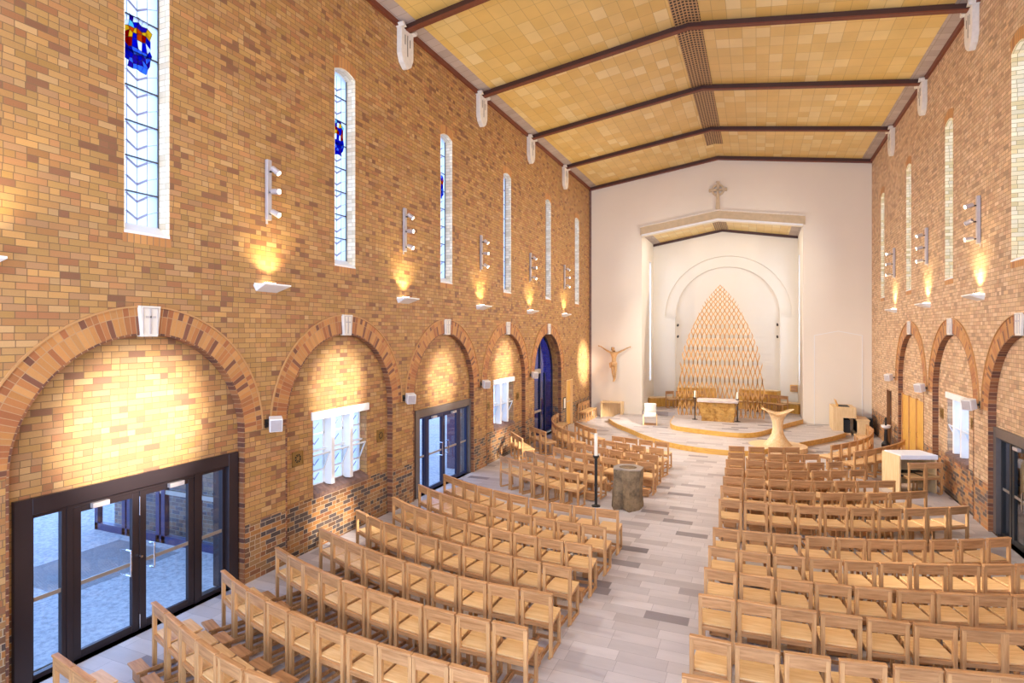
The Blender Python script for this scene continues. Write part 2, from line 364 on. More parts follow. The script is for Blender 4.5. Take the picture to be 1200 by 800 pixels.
def uvring(name, yc, r0, r1, X0, X1, mat, parent, legs=False, gap=.09, n=44):
    """flat band between radii r0, r1 with UV = (arc length, radial distance)"""
    pts = []
    if legs: pts.append((PI, -1))
    me = bpy.data.meshes.new(name); vs = []; fs = []; uvs = []
    path = [( -r1 if 0 else 0, 0)]
    rows = []
    if legs:
        for k in range(2): rows.append((('R'), 0 + k * ZC))
    def add(p0, p1, q0, q1, s0, s1):   # quad on the front between inner p and outer q, plus soffit and outer edge
        b = len(vs)
        for (y, z), x in ((p0, X0), (p1, X0), (q1, X0), (q0, X0), (p0, X1), (p1, X1), (q1, X1), (q0, X1)): vs.append((x, y, z))
        w = r1 - r0; d = abs(X1 - X0)
        fs.extend([(b, b + 1, b + 2, b + 3), (b, b + 4, b + 5, b + 1), (b + 3, b + 2, b + 6, b + 7), (b + 4, b + 7, b + 6, b + 5)])
        uvs.extend([(s0, 0), (s1, 0), (s1, w), (s0, w)]); uvs.extend([(s0, .1), (s0, .2), (s1, .2), (s1, .1)]); uvs.extend([(s0, .1), (s1, .1), (s1, .2), (s0, .2)]); uvs.extend([(0, 0)] * 4)
    if legs: add((yc + r0, 0), (yc + r0, ZC), (yc + r1, 0), (yc + r1, ZC), -ZC, 0)
    for i in range(n):
        a, b = PI * i / n, PI * (i + 1) / n
        P = lambda r, t: (yc + r * math.cos(t), ZC + r * math.sin(t))
        add(P(r0, a), P(r0, b), P(r1, a), P(r1, b), r1 * a, r1 * b)
    if legs: add((yc - r0, ZC), (yc - r0, 0), (yc - r1, ZC), (yc - r1, 0), r1 * PI, r1 * PI + ZC)
    me.from_pydata(vs, [], fs); uvl = me.uv_layers.new(name='UVMap')
    for i, l in enumerate(uvl.data): l.uv = uvs[i]
    o = bpy.data.objects.new(name, me); COL.objects.link(o); me.materials.append(mat)
    if parent: o.parent = parent
    return o
tn = 0
def arch_trim(X0, sg, yc, i):
    global tn; tn += 1
    o = struct(uvring('trim_%d' % tn, yc, RI, RO, X0 - sg * .012, X0 + sg * .001, M['voussoir'], None))
    uvring('hood_mould', yc, RO, RO + .022, X0 - sg * .03, X0 + sg * .001, M['hood'], o)
    uvring('jamb_lining', yc, RI - .025, RI + .002, X0 - sg * .01, X0 + sg * (REC if not (sg < 0 and i == 4) else .4), M['liner'], o, legs=True)
    k = MB(); w0, w1 = .11, .15
    a, b = X0 - sg * .06, X0 + sg * .05
    k.hexa([(a, yc - w0, 3.95), (a, yc + w0, 3.95), (b, yc + w0, 3.95), (b, yc - w0, 3.95)], [(a, yc - w1, 4.36), (a, yc + w1, 4.36), (b, yc + w1, 4.36), (b, yc - w1, 4.36)])
    ks = k.build('keystone', M['carved'], o, bevel=.008)
    c = MB(); f = X0 - sg * .06; g = X0 - sg * .068
    x0, x1 = sorted((f, g))
    c.box(x0, x1, yc - .012, yc + .012, 3.99, 4.32).box(x0, x1, yc - .07, yc + .07, 4.20, 4.225)
    c.box(x0, x1, yc - .105, yc - .095, 3.99, 4.33).box(x0, x1, yc + .095, yc + .105, 3.99, 4.33).box(x0, x1, yc - .105, yc + .105, 4.325, 4.335)
    c.build('carved_cross', M['alu'], ks)
for i, b in enumerate(BAYS): arch_trim(XL, -1, b, i)
for i, b in enumerate(BAYR[2:]): arch_trim(XR, 1, b, i + 2)

# ---- tall windows
wn = 0
GLC = {'b': (40, 56, 190), 'lb': (120, 160, 236), 'r': (190, 24, 30), 'y': (244, 200, 70), 'w': (250, 246, 250), 'p': (96, 60, 170), 'g': (150, 210, 220), 'o': (226, 120, 40)}
for k, c in GLC.items(): M['gl_' + k] = obscure_mat('stained_glass_' + k, srgb(*c), .35)
def tall_window(X0, sg, yc, stained):
    global wn; wn += 1
    d = .22 if sg < 0 else .30
    xg = X0 + sg * d; w = .62; z0, z1 = 5.33, 9.12
    m = MB(); m.prism([slot(yc, w, z0, z1)], YZf, xg, xg + sg * .008)
    g = struct(m.build('window_%d' % wn, M['obscure']))
    f = MB(); x0, x1 = sorted((xg - sg * .02, xg + sg * .03))
    f.box(x0, x1, yc - w / 2, yc - w / 2 + .018, z0, z1 + .02).box(x0, x1, yc + w / 2 - .018, yc + w / 2, z0, z1 + .02)
    z = 5.90
    while z < 9.1: f.box(x0, x1, yc - w / 2, yc + w / 2, z - .007, z + .007); z += .47
    f.build('glazing_bar', M['lead'], g)
    c = MB(); xa, xb = sorted((xg - sg * .004, xg - sg * .012)); z = 5.52
    while z < 8.95:
        if not (stained and 7.5 < z < 8.25):
            for s in (1, -1):
                y0, y1 = yc, yc + s * .14
                c.hexa([(xa, y0, z), (xb, y0, z), (xb, y1, z + .09), (xa, y1, z + .09)], [(xa, y0, z + .035), (xb, y0, z + .035), (xb, y1, z + .125), (xa, y1, z + .125)])
                y2 = yc + s * .29
                c.hexa([(xa, y1, z + .10), (xb, y1, z + .10), (xb, y2, z + .16), (xa, y2, z + .16)], [(xa, y1, z + .108), (xb, y1, z + .108), (xb, y2, z + .168), (xa, y2, z + .168)])
        z += .235
    for s in (-.14, 0, .14): c.box(xa, xb, yc + s - .003, yc + s + .003, z0 + .05, z1)
    c.build('leaded_chevron', M['bluelead'], g)
    if stained:
        rs = random.Random(3 + wn); y0, y1, za, zb = yc - .19, yc + .19, 7.58, 8.22; p = []
        ny, nz = 6, 9; P = {}
        for i in range(ny + 1):
            for j in range(nz + 1):
                jy = rs.uniform(-.02, .02); jz = rs.uniform(-.022, .022)
                P[i, j] = (y0 + (y1 - y0) * i / ny + jy, za + (zb - za) * j / nz + jz + (.03 if 0 < i < ny else -.02) * (1 if j > nz / 2 else -1))
        for i in range(ny):
            for j in range(nz):
                t = j / (nz - 1); k = rs.random()
                if t < .45: c = 'lb' if k < .35 else ('b' if k < .85 else 'p')
                elif t < .55: c = 'w' if k < .35 else ('r' if k < .7 else 'b')
                elif t < .8: c = ['r', 'y', 'r', 'o', 'y', 'b'][int(k * 6)]
                else: c = ['b', 'lb', 'y', 'g', 'p', 'w'][int(k * 6)]
                if (i in (0, ny - 1)) and j in (0, nz - 1): continue
                q = [P[i, j], P[i + 1, j], P[i + 1, j + 1], P[i, j + 1]]
                cy = sum(a[0] for a in q) / 4; cz = sum(a[1] for a in q) / 4
                q = [(cy + (a - cy) * .93, cz + (b - cz) * .93) for a, b in q]
                p.append((c, q))
        lead = MB()
        for c, q in p:
            cy = sum(a_[0] for a_ in q) / 4; cz = sum(a_[1] for a_ in q) / 4
            lead.prism([[(cy + (a_ - cy) * 1.1, cz + (b_ - cz) * 1.1) for a_, b_ in q], q], YZf, xg - sg * .012, xg - sg * .02)
        sp = lead.build('stained_panel', M['lead'], g)
        for c in GLC:
            mm = MB()
            for cc, q in p:
                if cc == c: mm.prism([q], YZf, xg - sg * .017, xg - sg * .022)
            if mm.v: mm.build('coloured_glass', M['gl_' + c], sp)
    # masonry lining and sloping sill
    l = MB(); a, b = X0 - sg * .002, xg
    xa, xb = sorted((a, b))
    l.box(xa, xb, yc - w / 2 - .004, yc - w / 2 + .008, z0, z1 + .01).box(xa, xb, yc + w / 2 - .008, yc + w / 2 + .004, z0, z1 + .01)
    up = slot(yc, w, z0, z1)[2:]; n = len(up)
    l.prism([[(y, z - .012) for y, z in up] + [(y, z + .002) for y, z in reversed(up)]], YZf, a, b)
    l.build('window_jamb', M['creambrick'] if sg < 0 else M['creambrick_lit'], g)
    s = MB(); e = X0 - sg * .012
    s.hexa([(e, yc - w / 2, z0 - .03), (e, yc + w / 2, z0 - .03), (b, yc + w / 2, z0 - .03), (b, yc - w / 2, z0 - .03)],
           [(e, yc - w / 2, z0 + .0), (e, yc + w / 2, z0 + .0), (b, yc + w / 2, z0 + .14), (b, yc - w / 2, z0 + .14)])
    s.build('window_sill', M['white_paint'], g)
    # soldier course over the head and brick sill under it
    h = MB(); X1 = X0 - sg * .006
    h.prism([[(y, z) for y, z in up] + [((y - yc) * 1.18 + yc, z + .22) for y, z in reversed(up)]], YZf, X0 + sg * .001, X1)
    h.build('brick_head', M['soldier'], g)
    h = MB(); h.box(*sorted((X0 + sg * .001, X1)), yc - w / 2 - .02, yc + w / 2 + .02, z0 - .15, z0 - .03); h.build('brick_sill', M['soldier'], g)
def soldier_mat():
    t = NT('soldier_course_brick'); P = t.sep(t.node('ShaderNodeNewGeometry').outputs['Position'])
    u = t.m1('DIVIDE', t.m1('ADD', P[1], 50.0), .087); c = t.m1('FLOOR', u); f = t.m1('SUBTRACT', u, c)
    r = t.white(t.comb(c, 1.0))[0]; e = t.m1('MINIMUM', f, t.m1('SUBTRACT', 1.0, f))
    col = t.ramp(r, [(0, srgb(180, 122, 66)), (.5, srgb(196, 140, 80)), (1, srgb(160, 102, 58))])
    return t.bsdf(t.mix(t.m1('LESS_THAN', e, .06), col, srgb(130, 106, 80)), .6)
M['soldier'] = soldier_mat()
for i, y in enumerate(WL): tall_window(XL, -1, y, i < 3)
for y in WR: tall_window(XR, 1, y, False)

# ---- three-light windows of the side bays
def triple_window(X0, sg, yc):
    global wn; wn += 1
    xr = X0 + sg * REC; xg = xr + sg * .20
    y0, y1, z0, z1 = yc - .80, yc + .80, 1.0, 2.52
    g = struct(MB().box(*sorted((xg, xg + sg * .008)), y0, y1, z0 + .05, z1 - .1).build('window_%d' % wn, M['obscure']))
    MB().box(*sorted((xr - sg * .035, xr + sg * .26)), y0 - .05, y1 + .05, z1 - .15, z1).build('window_lintel', M['white_paint'], g, bevel=.006)
    for a in (-.255, .30):
        MB().box(*sorted((xr - sg * .01, xg)), yc + a - .05, yc + a + .05, z0 + .06, z1 - .15).build('mullion', M['white_paint'], g, bevel=.006)
    L = [(y0, yc - .305), (yc - .205, yc + .25), (yc + .35, y1)]
    for a, b in L:
        f = MB(); xa, xb = sorted((xg - sg * .03, xg - sg * .002))
        t = .028
        f.box(xa, xb, a, a + t, z0 + .08, z1 - .15).box(xa, xb, b - t, b, z0 + .08, z1 - .15)
        for z in (z0 + .09, 2.06, z1 - .17): f.box(xa, xb, a, b, z - .012, z + .012)
        f.box(*sorted((xg - sg * .09, xg)), a, b, 1.735, 1.765)
        fr = f.build('casement_frame', M['white_paint'], g)
        h = MB(); t = .026
        Mh = Matrix.Translation((xg - sg * .015, 0, 1.34)) @ Matrix.Rotation(-sg * R(24), 4, 'Y')
        for q in ((a, b, 0, t), (a, b, .40 - t, .40), (a, a + t, 0, .40), (b - t, b, 0, .40)): h.box(-.012, .012, q[0], q[1], q[2], q[3], Mh)
        ho = h.build('hopper_sash', M['white_paint'], fr)
        MB().box(-.003, .003, a + t, b - t, t, .40 - t, Mh).build('hopper_glass', M['glass'], fr)
        c = MB(); xa, xb = sorted((xg - sg * .012, xg - sg * .004)); ym = (a + b) / 2
        for z in (1.18, 1.45, 1.85, 2.15):
            for s in (1, -1):
                c.hexa([(xa, ym, z), (xb, ym, z), (xb, ym + s * .12, z + .10), (xa, ym + s * .12, z + .10)], [(xa, ym, z + .025), (xb, ym, z + .025), (xb, ym + s * .12, z + .12), (xa, ym + s * .12, z + .12)])
        c.build('leaded_chevron', M['bluelead'], fr)
    s = MB()
    e = xr - sg * .05; n = 14
    for i in range(n):
        a = y0 + (y1 - y0) * i / n + .004; b = y0 + (y1 - y0) * (i + 1) / n - .004
        s.hexa([(e, a, z0 - .09), (e, b, z0 - .09), (xg, b, z0 - .09), (xg, a, z0 - .09)], [(e, a, z0 - .01), (e, b, z0 - .01), (xg, b, z0 + .10), (xg, a, z0 + .10)])
    s.build('window_sill', M['sill'], g)
triple_window(XL, -1, 9.22); triple_window(XL, -1, 17.22); triple_window(XR, 1, 16.85)

# ---- glazed entrance doors
dn = 0
def entrance(X0, sg, yc, frame_mat, inner_mat, glass):
    """wide surround, two side lights, a pair of glazed leaves"""
    global dn; dn += 1
    xr = X0 + sg * REC
    bx = lambda m, d0, d1, a, b, c, d: m.box(*sorted((xr + sg * d0, xr + sg * d1)), yc + a, yc + b, c, d)
    f = MB(); bx(f, -.05, .30, -1.5, -1.32, 0, 2.12); bx(f, -.05, .30, 1.32, 1.5, 0, 2.12); bx(f, -.05, .30, -1.32, 1.32, 1.93, 2.12)
    o = struct(f.build('door_%d' % dn, frame_mat, bevel=.004))
    f = MB()
    for a, b in ((-.93, -.86), (.78, .86)): bx(f, .02, .14, a, b, 0, 1.93)
    bx(f, .026, .12, -1.32, 1.32, 1.872, 1.928)
    for a, b in ((-1.32, -.93), (.86, 1.32)):
        bx(f, .03, .10, a, b, .003, .06); bx(f, .033, .10, a, a + .05, .06, 1.87); bx(f, .033, .10, b - .05, b, .06, 1.87)
    f.build('door_frame', inner_mat, o)
    for a, b in ((-1.27, -.98), (.91, 1.27)):
        g = MB(); bx(g, .06, .066, a, b, .06, 1.87); s = g.build('side_light', glass, o)
        g = MB(); bx(g, .045, .052, a, b, .90, .95); g.build('manifestation_strip', M['brushed'], s)
    for a, b, s in ((-.86, -.04, 1), (-.04, .78, -1)):
        f = MB(); bx(f, .03, .09, a + .004, a + .095, .004, 1.868); bx(f, .03, .09, b - .095, b - .004, .004, 1.868); bx(f, .033, .087, a + .095, b - .095, .004, .10); bx(f, .033, .087, a + .095, b - .095, 1.80, 1.868)
        lf = f.build('door_leaf', inner_mat, o, bevel=.003)
        g = MB(); bx(g, .057, .063, a + .095, b - .095, .10, 1.80); g.build('glass_pane', glass, lf)
        g = MB(); bx(g, .035, .045, a + .095, b - .095, .90, .95); g.build('push_bar', M['brushed'], lf)
        hy = yc + (b - .16 if s > 0 else a + .16); h = MB()
        x = xr + sg * .03; q = x - sg * .07
        h.tube([(x + sg * .02, hy, .80), (q, hy, .80), (q, hy, .83), (q, hy, 1.10), (q, hy, 1.13), (x + sg * .02, hy, 1.13)], .012); h.build('door_handle', M['chrome'], lf)
        g = MB(); bx(g, -.03, .03, (b - .62 if s > 0 else a + .40) - .0, (b - .42 if s > 0 else a + .62), 1.82, 1.88); g.build('door_closer', M['alu'], lf)
    g = MB(); x = xr + sg * .02
    for z0, z1 in ((.02, .22), (1.55, 1.80)): g.cyl((x, yc - .04, z0), (x, yc - .04, z1), .008)
    g.cyl((x, yc - .04, 1.0), (x - sg * .04, yc - .04, 1.0), .018)
    g.build('door_bolt', M['chrome'], o)
entrance(XL, -1, 5.2, M['bronze'], M['bronze'], M['glass'])
entrance(XL, -1, 13.36, M['greysteel'], M['blueframe'], M['glass'])
entrance(XR, 1, 12.97, M['greysteel'], M['black'], M['glass'])

# arched blue glazed door of the last left bay
dn += 1; yc = 21.25; xr = XL - .36
o = struct(MB().prism([arch_loop(yc, RI - .03, ZC, 0), arch_loop(yc, RI - .09, ZC, .06)], YZf, xr, xr - .06).build('door_%d' % dn, M['blueframe']))
MB().prism([arch_loop(yc, RI - .09, ZC, .06)], YZf, xr - .02, xr - .03).build('glass_pane', M['tint'], o)
f = MB().box(xr - .05, xr + .03, yc - .03, yc + .03, 0, ZC + 1.5).box(xr - .05, xr + .03, yc + .55, yc + .6, 0, 2.4)
f.build('door_frame', M['blueframe'], o)
MB().box(xr - .03, xr + .05, yc - 1.5, yc + .0, 2.42, 2.60).build('transom', M['brushed'], o)
MB().box(xr - .01, xr + .05, yc - 1.45, yc + .0, .92, 1.0).build('push_bar', M['brushed'], o)

# plain timber doors
M['honeydk'] = wood_mat('brown_timber', (150, 100, 56), (120, 76, 40), 'Z')
def timber_door(X0, sg, y0, y1, z1, mat, fm=None):
    global dn; dn += 1
    x = X0 + sg * .10
    o = struct(MB().box(*sorted((x, x + sg * .05)), y0 + .03, y1 - .03, 0, z1 - .03).build('door_%d' % dn, mat, bevel=.004))
    f = MB()
    for q in ((y0, y0 + .035, 0, z1), (y1 - .035, y1, 0, z1), (y0, y1, z1 - .035, z1)): f.box(*sorted((X0 - sg * .01, X0 + sg * .16)), *q)
    f.build('door_frame', fm or M['ply'], o)
    MB().box(*sorted((x - sg * .006, x)), y0 + .03, y1 - .03, 1.0, 1.03).build('metal_strip', M['alu'], o)
    h = MB(); h.tube([(x, y0 + .12, .98), (x - sg * .05, y0 + .12, .98), (x - sg * .05, y0 + .24, .98)], .01); h.build('door_handle', M['chrome'], o)
timber_door(XL, -1, 23.55, 24.45, 1.98, M['honey'])
timber_door(XR, 1, 23.5, 24.3, 2.0, M['bronze'], M['honeydk'])
# three honey timber doors in the far right bay
xr = XR + REC
for a, b in ((19.72, 20.5), (20.65, 21.4), (21.55, 22.32)):
    dn += 1
    o = struct(MB().box(xr - .03, xr + .01, a, b, 0, 2.0).build('door_%d' % dn, M['honey'], bevel=.004))
    MB().tube([(xr - .03, b - .08, .9), (xr - .07, b - .08, .9), (xr - .07, b - .08, 1.05), (xr - .03, b - .08, 1.05)], .01).build('door_handle', M['chrome'], o)
    f = MB().box(xr - .05, xr + .0, b, b + .10, 0, 2.04); f.build('door_frame', M['soldier'], o)

# ---- floor, ceiling, chancel
struct(MB().box(XL - .05, XR + .05, -2, 31.5, -.1, 0).build('floor', M['floor']))
ZE, KS = 11.05, .14
zc_ = lambda x: ZE + KS * (5.9 - abs(x - XC))
def slope(m, x0, x1, y0, y1, dz0=0., dz1=.08):
    m.hexa([(x0, y0, zc_(x0) + dz0), (x1, y0, zc_(x1) + dz0), (x1, y1, zc_(x1) + dz0), (x0, y1, zc_(x0) + dz0)],
           [(x0, y0, zc_(x0) + dz1), (x1, y0, zc_(x1) + dz1), (x1, y1, zc_(x1) + dz1), (x0, y1, zc_(x0) + dz1)]); return m
ce = MB(); slope(ce, XL, XC, -2, YB, 0, .1); slope(ce, XC, XR, -2, YB, 0, .1)
ceiling = struct(ce.build('ceiling', M['ceil']))
g = MB(); slope(g, XL, -7.13, -2, YB, -.012, .02); slope(g, 3.93, XR, -2, YB, -.012, .02); g.build('acoustic_strip', M['ceilgrey'], ceiling)
g = MB(); slope(g, -1.93, XC, -2, 25.3, -.02, .02); slope(g, XC, -1.29, -2, 25.3, -.02, .02); g.build('ridge_grille', M['grille'], ceiling)
def beam(y, w=.09, h=.13):
    global tn; tn += 1
    m = MB(); m.prism([[(XL, zc_(XL) - h), (XC, zc_(XC) - h), (XR, zc_(XR) - h), (XR, zc_(XR)), (XC, zc_(XC)), (XL, zc_(XL))]], XZf, y - w / 2, y + w / 2)
    o = struct(m.build('trim_%d' % tn, M['beamtop']))
    m = MB(); m.prism([[(XL, zc_(XL) - h - .03), (XC, zc_(XC) - h - .03), (XR, zc_(XR) - h - .03), (XR, zc_(XR) - h), (XC, zc_(XC) - h), (XL, zc_(XL) - h)]], XZf, y - w * .8, y + w * .8)
    m.build('beam_flange', M['beam'], o)
for y in (7.2, 11.2, 15.2, 19.2, 23.2, 27.17): beam(y)
for sg, X0 in ((-1, XL), (1, XR)):
    tn += 1
    struct(MB().box(*sorted((X0, X0 - sg * .07)), -2, YB, 10.93, 11.06).build('trim_%d' % tn, M['beam']))
tn += 1; struct(MB().box(XL, XL + .10, YB - .06, YB, 0, 10.93).build('trim_%d' % tn, M['sill']))

# ---- stone brackets that carry the beams
def bracket(X0, sg, y, label):
    o = thing('beam_bracket', label, 'bracket', (X0, y, 10.05), 0, 'stone brackets under the roof beams')
    pr = [(-.25, .88), (-.25, .28), (-.17, .10), (-.03, .0), (.03, .0), (.17, .10), (.25, .28), (.25, .88)]
    MB().prism([pr], YZf, 0, -sg * .13).build('corbel', M['carved'], o, bevel=.01)
    for w in (1, -1): MB().prism([[(w * -.27, .86), (w * -.31, .93), (w * -.26, .97), (w * -.14, .88)]], YZf, 0, -sg * .2).build('horn', M['carved'], o)
    m = MB()
    for a, b, c in ((-.10, .52, .74), (0, .28, .76), (.10, .52, .70)): m.box(*sorted((-sg * .125, -sg * .134)), a - .012, a + .012, b, c)
    m.build('slot_shade', M['lead'], o)  # thin dark boxes paint the shade of the bracket's slots
ORD = ['nearest', 'second nearest', 'third from the viewer', 'farthest']
for i, y in enumerate((11.2, 15.2, 19.2, 23.2)): bracket(XL, -1, y, 'pale carved stone bracket under a roof beam, left wall, ' + ORD[i])
for i, y in enumerate((15.2, 19.2, 23.2)): bracket(XR, 1, y, 'pale carved stone bracket under a roof beam, right wall, ' + ['nearest', 'middle one', 'farthest'][i])

# ---- chancel wall and sanctuary recess
wf = struct(MB().prism([rect(XL - .1, XR + .1, -.1, 12.3), [(-4.98, -.1), (1.8, -.1), (1.8, 8.53), (XC, 9.03), (-4.98, 8.53)]], XZf, YB, YB + .3).build('wall_front', M['plaster']))
def band(z0, z1, y0, mat, name, x0=-4.98, x1=1.8, k=.148):
    zz = lambda x, b: b + (.5 if True else 0) * (1 - abs(x - XC) / 3.39)
    m = MB(); m.prism([[(x0, zz(x0, z0)), (XC, zz(XC, z0)), (x1, zz(x1, z0)), (x1, zz(x1, z1)), (XC, zz(XC, z1)), (x0, zz(x0, z1))]], XZf, y0, YB)
    return m.build(name, mat, wf)
band(8.60, 8.98, YB - .05, M['cream'], 'stone_band', -5.04, 1.88)
band(8.95, 9.02, YB - .09, M['carved'], 'drip_mould', -5.06, 1.9)
band(8.53, 8.61, YB - .08, M['white_paint'], 'edge_bead')
m = MB(); t = .012
for q in ((2.21, 2.24, 0, 3.90), (3.95, 3.98, 0, 3.90)): m.box(q[0], q[1], YB - t, YB, q[2], q[3])
for s, xa, xb, za, zb in ((0, 2.21, 3.1, 3.88, 4.06), (0, 3.1, 3.98, 4.06, 3.88)): m.prism([[(xa, za), (xb, zb), (xb, zb + .03), (xa, za + .03)]], XZf, YB - t, YB)
m.build('panel_moulding', M['white_paint'], wf)
YC = 30.6
for nm, X0, sg in (('wall_sanctuary_left', -4.98, -1), ('wall_sanctuary_right', 1.8, 1)):
    struct(MB().prism([rect(YB + .3, YC + .8, -.1, 9.4), rect(29.35, 29.85, 1.6, 7.6)], YZf, X0, X0 + sg * .25).build(nm, M['plaster']))
    wn += 1
    struct(MB().box(*sorted((X0 + sg * .18, X0 + sg * .19)), 29.35, 29.85, 1.6, 7.6).build('window_%d' % wn, M['obscure']))
wb = struct(MB().prism([rect(-5.0, 1.82, -.1, 9.4), [(1.03, -.1), (1.03, 4.87)] + [(-1.42 + 2.97 * math.cos(PI * i / 36), 4.87 + 2.97 * math.sin(PI * i / 36)) for i in range(37)] + [(-3.87, 4.87), (-3.87, -.1)]], XZf, YC, YC + .26).build('wall_sanctuary_back', M['plaster']))
MB().box(-4.6, 1.75, YC + .26, YC + .4, -.1, 8.1).build('niche_back', M['plaster'], wb)
ring = [(-1.42 + 2.97 * math.cos(PI * i / 36), 4.87 + 2.97 * math.sin(PI * i / 36)) for i in range(37)] + [(-1.42 + 2.45 * math.cos(PI * i / 36), 4.87 + 2.45 * math.sin(PI * i / 36)) for i in range(36, -1, -1)]
MB().prism([ring], XZf, YC + .11, YC + .26).build('arch_band', M['plaster'], wb)
MB().box(-4.42, -3.85, YC - .05, YC + .11, 4.82, 4.87).box(1.01, 1.58, YC - .05, YC + .11, 4.82, 4.87).build('impost', M['plaster'], wb)
zk = lambda x: 8.62 + .165 * (3.39 - abs(x - XC))
cc = MB()
for a, b in ((-5.0, XC), (XC, 1.82)): cc.hexa([(a, YB + .3, zk(a)), (b, YB + .3, zk(b)), (b, YC, zk(b)), (a, YC, zk(a))], [(a, YB + .3, zk(a) + .1), (b, YB + .3, zk(b) + .1), (b, YC, zk(b) + .1), (a, YC, zk(a) + .1)])
c2 = struct(cc.build('ceiling_sanctuary', M['ceil']))
cc = MB()
for a, b in ((-5.0, -4.6), (1.4, 1.82)): cc.hexa([(a, YB + .3, zk(a) - .01), (b, YB + .3, zk(b) - .01), (b, YC, zk(b) - .01), (a, YC, zk(a) - .01)], [(a, YB + .3, zk(a) + .01), (b, YB + .3, zk(b) + .01), (b, YC, zk(b) + .01), (a, YC, zk(a) + .01)])
cc.build('acoustic_strip', M['ceilgrey'], c2)
cc = MB()
for a, b in ((-1.9, XC), (XC, -1.3)): cc.hexa([(a, YB + .3, zk(a) - .02), (b, YB + .3, zk(b) - .02), (b, YC, zk(b) - .02), (a, YC, zk(a) - .02)], [(a, YB + .3, zk(a)), (b, YB + .3, zk(b)), (b, YC, zk(b)), (a, YC, zk(a))])
cc.build('ridge_grille', M['grille'], c2)
m = MB().prism([[(-5.0, zk(-5) - .12), (XC, zk(XC) - .12), (1.82, zk(1.82) - .12), (1.82, zk(1.82)), (XC, zk(XC)), (-5.0, zk(-5))]], XZf, YC - .1, YC); m.build('edge_beam', M['beamtop'], c2)

# ---- stepped sanctuary platforms with timber risers
def smooth_poly(pts, it=2):
    for _ in range(it):
        q = [pts[0]]
        for a, b in zip(pts, pts[1:]):
            q += [(a[0] * .75 + b[0] * .25, a[1] * .75 + b[1] * .25), (a[0] * .25 + b[0] * .75, a[1] * .25 + b[1] * .75)]
        pts = q + [pts[-1]]
    return pts
def platform(name, front, z0, z1, back):
    f = smooth_poly(front); loop = f + back
    o = struct(MB().prism([loop], XYf, z0, z1).build(name, M['floor']))
    inner = f; off = []
    for i, p in enumerate(f):
        a = Vector(f[max(0, i - 1)]); b = Vector(f[min(len(f) - 1, i + 1)]); d = (b - a).normalized(); n = Vector((d.y, -d.x)) * .03
        off.append((p[0] + n.x, p[1] + n.y))
    MB().prism([off + f[::-1]], XYf, z0, z1 + .004).build('riser', M['edge'], o)
    return o
s1 = [(-6.05, 25.3), (-5.45, 24.08), (-4.55, 22.85), (-3.85, 21.75), (-2.78, 20.6), (-1.6, 20.05), (-.4, 20.05), (.1, 20.5), (.95, 21.75), (1.65, 22.85), (2.5, 24.08), (3.1, 25.3)]
platform('floor_step_lower', s1, 0, .17, [(3.1, YB), (1.8, YB), (1.8, 29), (-4.98, 29), (-4.98, YB), (-6.05, YB)])
s2 = [(-3.35, 26.2), (-3.25, 23.5), (-2.25, 23.0), (-1.1, 22.6), (-.35, 22.62), (.12, 23.2), (.5, 24.2), (1.1, 25.8), (1.78, YB)]
platform('floor_step_upper', s2, .17, .34, [(1.78, YC + .4), (-4.97, YC + .4), (-4.97, YB + .1), (-3.45, YB)])

# ---- outside the doors
struct(MB().box(-40, XL - .42, -20, 45, -.14, -.02).build('ground', M['pebble']))
M['slate'] = plain('blue_dark_panel', (44, 52, 92), .3, noise=.1)
gr = MB()
for i in range(34): gr.box(-11.4 + i * .05, -11.386 + i * .05, 5.4, 7.3, -.02, -.012)
M['gratebar'] = plain('grey_grate_bar', (150, 155, 164), .6)
tag(gr.build('entrance_grate', M['gratebar']), 'slotted steel entrance grate set in the paving outside the near left doors', 'grate')
pw = thing('porch_screen', 'dark blue framed glass porch screen outside the near left doors', 'glass screen', (-9.9, 7.55, 0))
m = MB()
for x in (-2.6, -1.75, -1.6, -.75, -.6, .3, 1.9): m.box(x, x + .10, -.05, .05, -.02, 2.7)
m.box(-2.6, 2.0, -.05, .05, 2.5, 2.75).box(-2.6, 2.0, -.05, .05, -.02, .12); m.build('screen_frame', M['slate'], pw)
MB().box(-2.6, 1.95, -.006, .006, .12, 2.5).build('glass_pane', M['glass'], pw)
MB().box(-2.6, 1.9, -.04, -.02, .92, 1.0).build('push_bar', M['brushed'], pw)
w2 = tag(MB().box(-12.5, XL - .42, 7.9, 8.4, -.02, 3.4).build('annex_wall', M['brickL']), 'low brick annex wall seen outside beyond the porch glass', 'wall'); w2['kind'] = 'structure'
w3 = tag(MB().box(-8.5, XL - .42, 15.0, 15.4, -.02, 3.4).build('annex_wall', M['slate']), 'dark annex wall seen outside the second left doors', 'wall'); w3['kind'] = 'structure'
tag(MB().box(-14.5, -9.2, 3.2, 3.45, -.02, .35).build('planter_kerb', M['carved'], bevel=.02), 'low pale concrete kerb outside the near left doors', 'kerb')
# added dark box behind the right doors, keeps the sky's light out
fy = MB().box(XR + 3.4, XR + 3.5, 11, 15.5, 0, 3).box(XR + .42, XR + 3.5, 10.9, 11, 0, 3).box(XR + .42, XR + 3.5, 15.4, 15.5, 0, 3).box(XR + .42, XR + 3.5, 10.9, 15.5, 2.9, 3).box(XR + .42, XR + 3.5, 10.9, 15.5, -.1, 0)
struct(fy.build('wall_dark_box', M['dark']))
